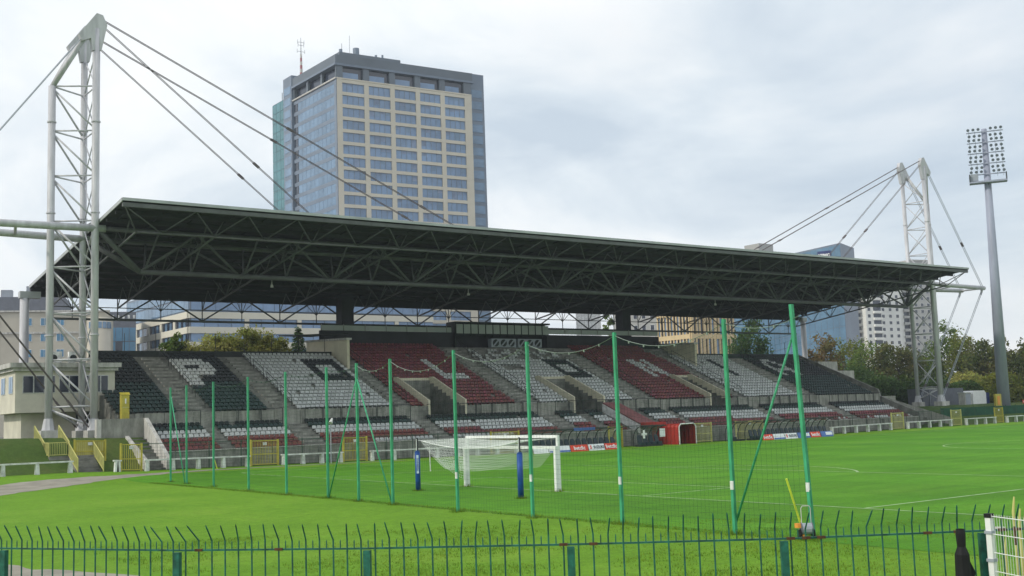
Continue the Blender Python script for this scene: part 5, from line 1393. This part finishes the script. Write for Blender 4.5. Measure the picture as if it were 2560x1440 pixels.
# ------------------------------------------------------------------ foreground fence
PO = [(-32.2, -20.2), (-30.1, -24.4), (-28.19, -27.38), (-26.6, -29.78), (-24.86, -31.68), (-23.0, -33.42), (-21.03, -35.06), (-18.98, -36.39), (-16.9, -37.6)]
RZ = 1.9
gf = thing('green_fence', (-23, -33.4, 0), 'green steel fence with bent spikes across the foreground', 'fence')
rdm = random.Random(3)
pk_n = 0
tocam = lambda p: (Vector((CAM.x, CAM.y, 0))-Vector((p.x, p.y, 0))).normalized()
for i, (x, y) in enumerate(PO):
    a = Vector((x, y, 0)); d = Vector((*PO[min(i+1, len(PO)-1)], 0))-Vector((*PO[max(0, i-1)], 0)); d.normalize(); n = Vector((d.y, -d.x, 0))
    if n.dot(tocam(a)) < 0: n = -n
    m = MB(); m.obox(a+Vector((0, 0, RZ/2-.02))+n*.055, d*.045, n*.035, Vector((0, 0, RZ/2-.0))); m.build('post', 'fence_green', gf)
    if i == len(PO)-1: break
    b = Vector((*PO[i+1], 0)); dd = (b-a).normalized(); L = (b-a).length
    for z in (RZ, .25):
        m = MB(); m.beam(a+Vector((0, 0, z)), b+Vector((0, 0, z)), .03, .022); m.build('rail', 'fence_green', gf)
    n_ = int(round(L/.182))
    for k in range(n_):
        f = (k+.5)/n_; p = a.lerp(b, f); p.z = 0
        nn = Vector((dd.y, -dd.x, 0)); nn = nn if nn.dot(tocam(p)) > 0 else -nn
        h1 = .12+rdm.uniform(-.012, .012); tilt = .10+rdm.uniform(-.035, .035); side = rdm.gauss(0, .016)+(rdm.choice((-.06, .06)) if rdm.random() < .06 else 0)
        r = .0105; m = MB()
        q0 = p+nn*.012+Vector((0, 0, .06)); q1 = q0.copy(); q1.z = RZ+h1; q2 = q1+nn*tilt+dd*side+Vector((0, 0, .185))
        m.tube(q0, q1, r, 6); m.tube(q1-Vector((0, 0, .004)), q2, r*.98, 6, r*.9); m.tube(q2, q2+(q2-q1).normalized()*.03, r*.9, 6, .001)
        m.build('picket', 'fence_green', gf, smooth=False)
        p2 = a.lerp(b, f+.5/n_)
        if k < n_-1 or True:
            m = MB(); s0 = p2+nn*.008+Vector((0, 0, RZ+.005)); m.tube(s0, s0+Vector((0, 0, .085)), .0075, 6); m.tube(s0+Vector((0, 0, .085)), s0+Vector((0, 0, .112)), .0075, 6, .001); m.build('spike', 'fence_green', gf)
        if rdm.random() < .22 and i > 2:
            m = MB(); m.obox(p+nn*.012+Vector((0, 0, RZ+.002)), dd*.05, nn*.02, Vector((0, 0, .016))); m.build('rust_patch', 'rust', gf)
# white wire panel at the right edge
pn = thing('steel_mesh_fence', (-19.2, -37, 0), 'white steel wire panel with a square post at the lower right corner', 'fence panel')
pa = Vector((-19.02, -36.55, 0)); pb_ = Vector((-20.35, -39.55, 0)); du = (pb_-pa).normalized()
m = MB(); m.box(pa.x-.035, pa.x+.035, pa.y-.035, pa.y+.035, 0, 2.07); m.build('post', 'white_paint', pn)
m = MB(); m.box(pa.x-.042, pa.x+.042, pa.y-.042, pa.y+.042, 2.071, 2.12); m.build('post_cap', 'black', pn)
for z in (1.88, 1.55): 
    m = MB(); m.box(pa.x-.048, pa.x+.048, pa.y-.048, pa.y+.048, z, z+.035); m.build('clamp', 'steel_grey', pn)
for z in (.3, .52, .75, .98, 1.21, 1.44, 1.66, 1.88, 2.09):
    m = MB(); m.tube(pa+Vector((0, 0, z))+du*.05, pb_+Vector((0, 0, z)), .0055, 6); m.build('horizontal_wire', 'white_paint', pn)
L = (pb_-pa).length; n_ = int(L/.05)
for k in range(1, n_):
    p = pa+du*(L*k/n_); m = MB(); m.tube(p+Vector((0, 0, .1)), p+Vector((0, 0, 2.12)), .0028, 4); m.build('vertical_wire', 'white_worn', pn)
# yellow bars behind the panel
yw = thing('yellow_bollards', (-18, -36.6, 0), 'rusty yellow spiked fence posts behind the white wire panel', 'fence')
for i, (px, yt) in enumerate(((2476, 1330), (2510, 1330), (2530, 1242), (2545, 1272), (2560, 1258))):
    p = far(px, yt, 16.4); ztop_ = p.z
    m = MB(); rr_ = .013 if i < 2 else .019; m.tube((p.x, p.y, 0), (p.x, p.y, ztop_-.2), rr_, 8); m.tube((p.x, p.y, ztop_-.2), (p.x+.015, p.y-.02, ztop_), rr_, 8, rr_*.6); m.build('spike_bar', 'yellow_pale', yw)
    if i == 2: m = MB(); m.tube((p.x, p.y, ztop_-.62), (p.x, p.y, ztop_-.38), rr_+.002, 8); m.build('rust_patch', 'rust', yw)
p = far(2478, 1322, 16.3); q = far(2512, 1322, 16.3); m = MB(); m.beam(p, q, .05, .05); m.build('top_bar', 'concrete_pale', yw)
# black folded parasol
pz = onZ(2400, 1318, 1.98)
um = thing('folded_parasol', (pz.x, pz.y, 0), 'black cloth cover hanging folded on the green fence near the right corner', 'cloth cover')
m = MB(); prof = [(0.0, .10), (.8, .105), (1.35, .095), (1.66, .085), (1.75, .050), (1.9, .058), (1.96, .05)]
for (za, ra), (zb_, rb_) in zip(prof[:-1], prof[1:]): m.tube((pz.x, pz.y, za), (pz.x, pz.y, zb_), ra, 9, rb_, caps=False)
m.build('cover', 'black', um)
m = MB(); rr = RT0*.05; m.prism([tuple(Vector((pz.x, pz.y, 1.62))+RT0*.07), tuple(Vector((pz.x, pz.y, 1.44))+RT0*.15), tuple(Vector((pz.x, pz.y, 1.28))+RT0*.08)], (.01, .012, 0)); m.build('flap', 'black', um)
# stick and trolley by the nearest net pole
st = thing('marker_stick', (-7.3, -23.7, 0), 'yellow stick leaning beside the nearest net pole', 'stick')
q0 = onZ(2008, 1330, .12); dq = onY(1966, 1197, q0.y-.0)
m = MB(); m.tube(q0, dq, .028, 8); m.build('shaft', 'yellow_stick', st)
m = MB(); m.tube(q0-Vector((0, 0, .1)), q0+(dq-q0)*.06, .045, 8); m.build('ferrule', 'orange', st)
tr = thing('hose_trolley', (-8.0, -24.3, 0), 'small hose reel trolley with a wire handle at the foot of the nearest net pole', 'trolley')
tp_ = onZ(2018, 1348, 0)
c = Vector((tp_.x, tp_.y, 0)); rt_ = RT0
WL[tr] = c.copy(); tr.location = c
for s in (-1, 1):
    m = MB(); w0 = c+rt_*(.17*s)+Vector((0, 0, .13)); m.tube(w0-rt_*.03, w0+rt_*.03, .13, 12); m.build('wheel', 'black', tr)
m = MB(); m.tube(c-rt_*.13+Vector((0, 0, .27)), c+rt_*.13+Vector((0, 0, .27)), .15, 12); m.build('hose_drum', 'steel_grey', tr)
for s in (-1, 1):
    m = MB(); m.tube(c+rt_*(.14*s)+Vector((0, 0, .27)), c+rt_*(.15*s)+Vector((0, 0, .27)), .17, 12); m.build('drum_side', 'hotel_dark', tr)
m = MB(); m.path([c+rt_*-.12+Vector((0, 0, .3)), c+rt_*-.12+Vector((0, 0, .8)), c+rt_*-.08+Vector((0, 0, .86)), c+rt_*.1+Vector((0, 0, .86)), c+rt_*.13+Vector((0, 0, .8)), c+rt_*.13+Vector((0, 0, .3))], .012, 6); m.build('handle', 'concrete_pale', tr)
m = MB(); m.obox(c-rt_*.22+Vector((0, 0, .36)), rt_*.05, Vector((0, .05, 0)), Vector((0, 0, .06))); m.build('orange_fitting', 'orange', tr)
# small stakes
for px, py, Y_, mt, lb, hgt_ in ((543, 1170, 38.4, 'yellow_stick', 'short yellow stake leaning before the white barrier', .7), (1076, 1165, 20.0, 'white_worn', 'thin white stake standing behind the left blue padded pole', 1.6)):
    p = onY(px, py, Y_); p.z = hgt(p.x, p.y)
    t = thing('stake', tuple(p), lb, 'stake'); m = MB(); m.tube(p, p+Vector((-.22 if Y_ > 30 else -.04, 0, hgt_)), .03, 6); m.build('shaft', mt, t); m = MB(); m.tube(p+Vector((0, 0, -.05)), p+Vector((0, 0, .06)), .045, 6); m.build('foot', mt, t)

# ------------------------------------------------------------------ thin haze in the air
hm = bpy.data.materials.new('haze'); hm.use_nodes = True; t_ = hm.node_tree; t_.nodes.clear()
o_ = N(t_, 'ShaderNodeOutputMaterial'); v_ = N(t_, 'ShaderNodeVolumePrincipled')
v_.inputs['Color'].default_value = (0.82, 0.91, 1.0, 1); v_.inputs['Density'].default_value = 0.00028; v_.inputs['Anisotropy'].default_value = 0.2
t_.links.new(v_.outputs[0], o_.inputs['Volume']); MT['haze'] = hm
m = MB(); m.box(-1320, 1320, -1320, 1320, -1.6, 118); hz_o = m.build('haze', 'haze'); hz_o['kind'] = 'stuff'
tag(hz_o, 'thin pale blue haze filling the air over the whole scene', 'haze')
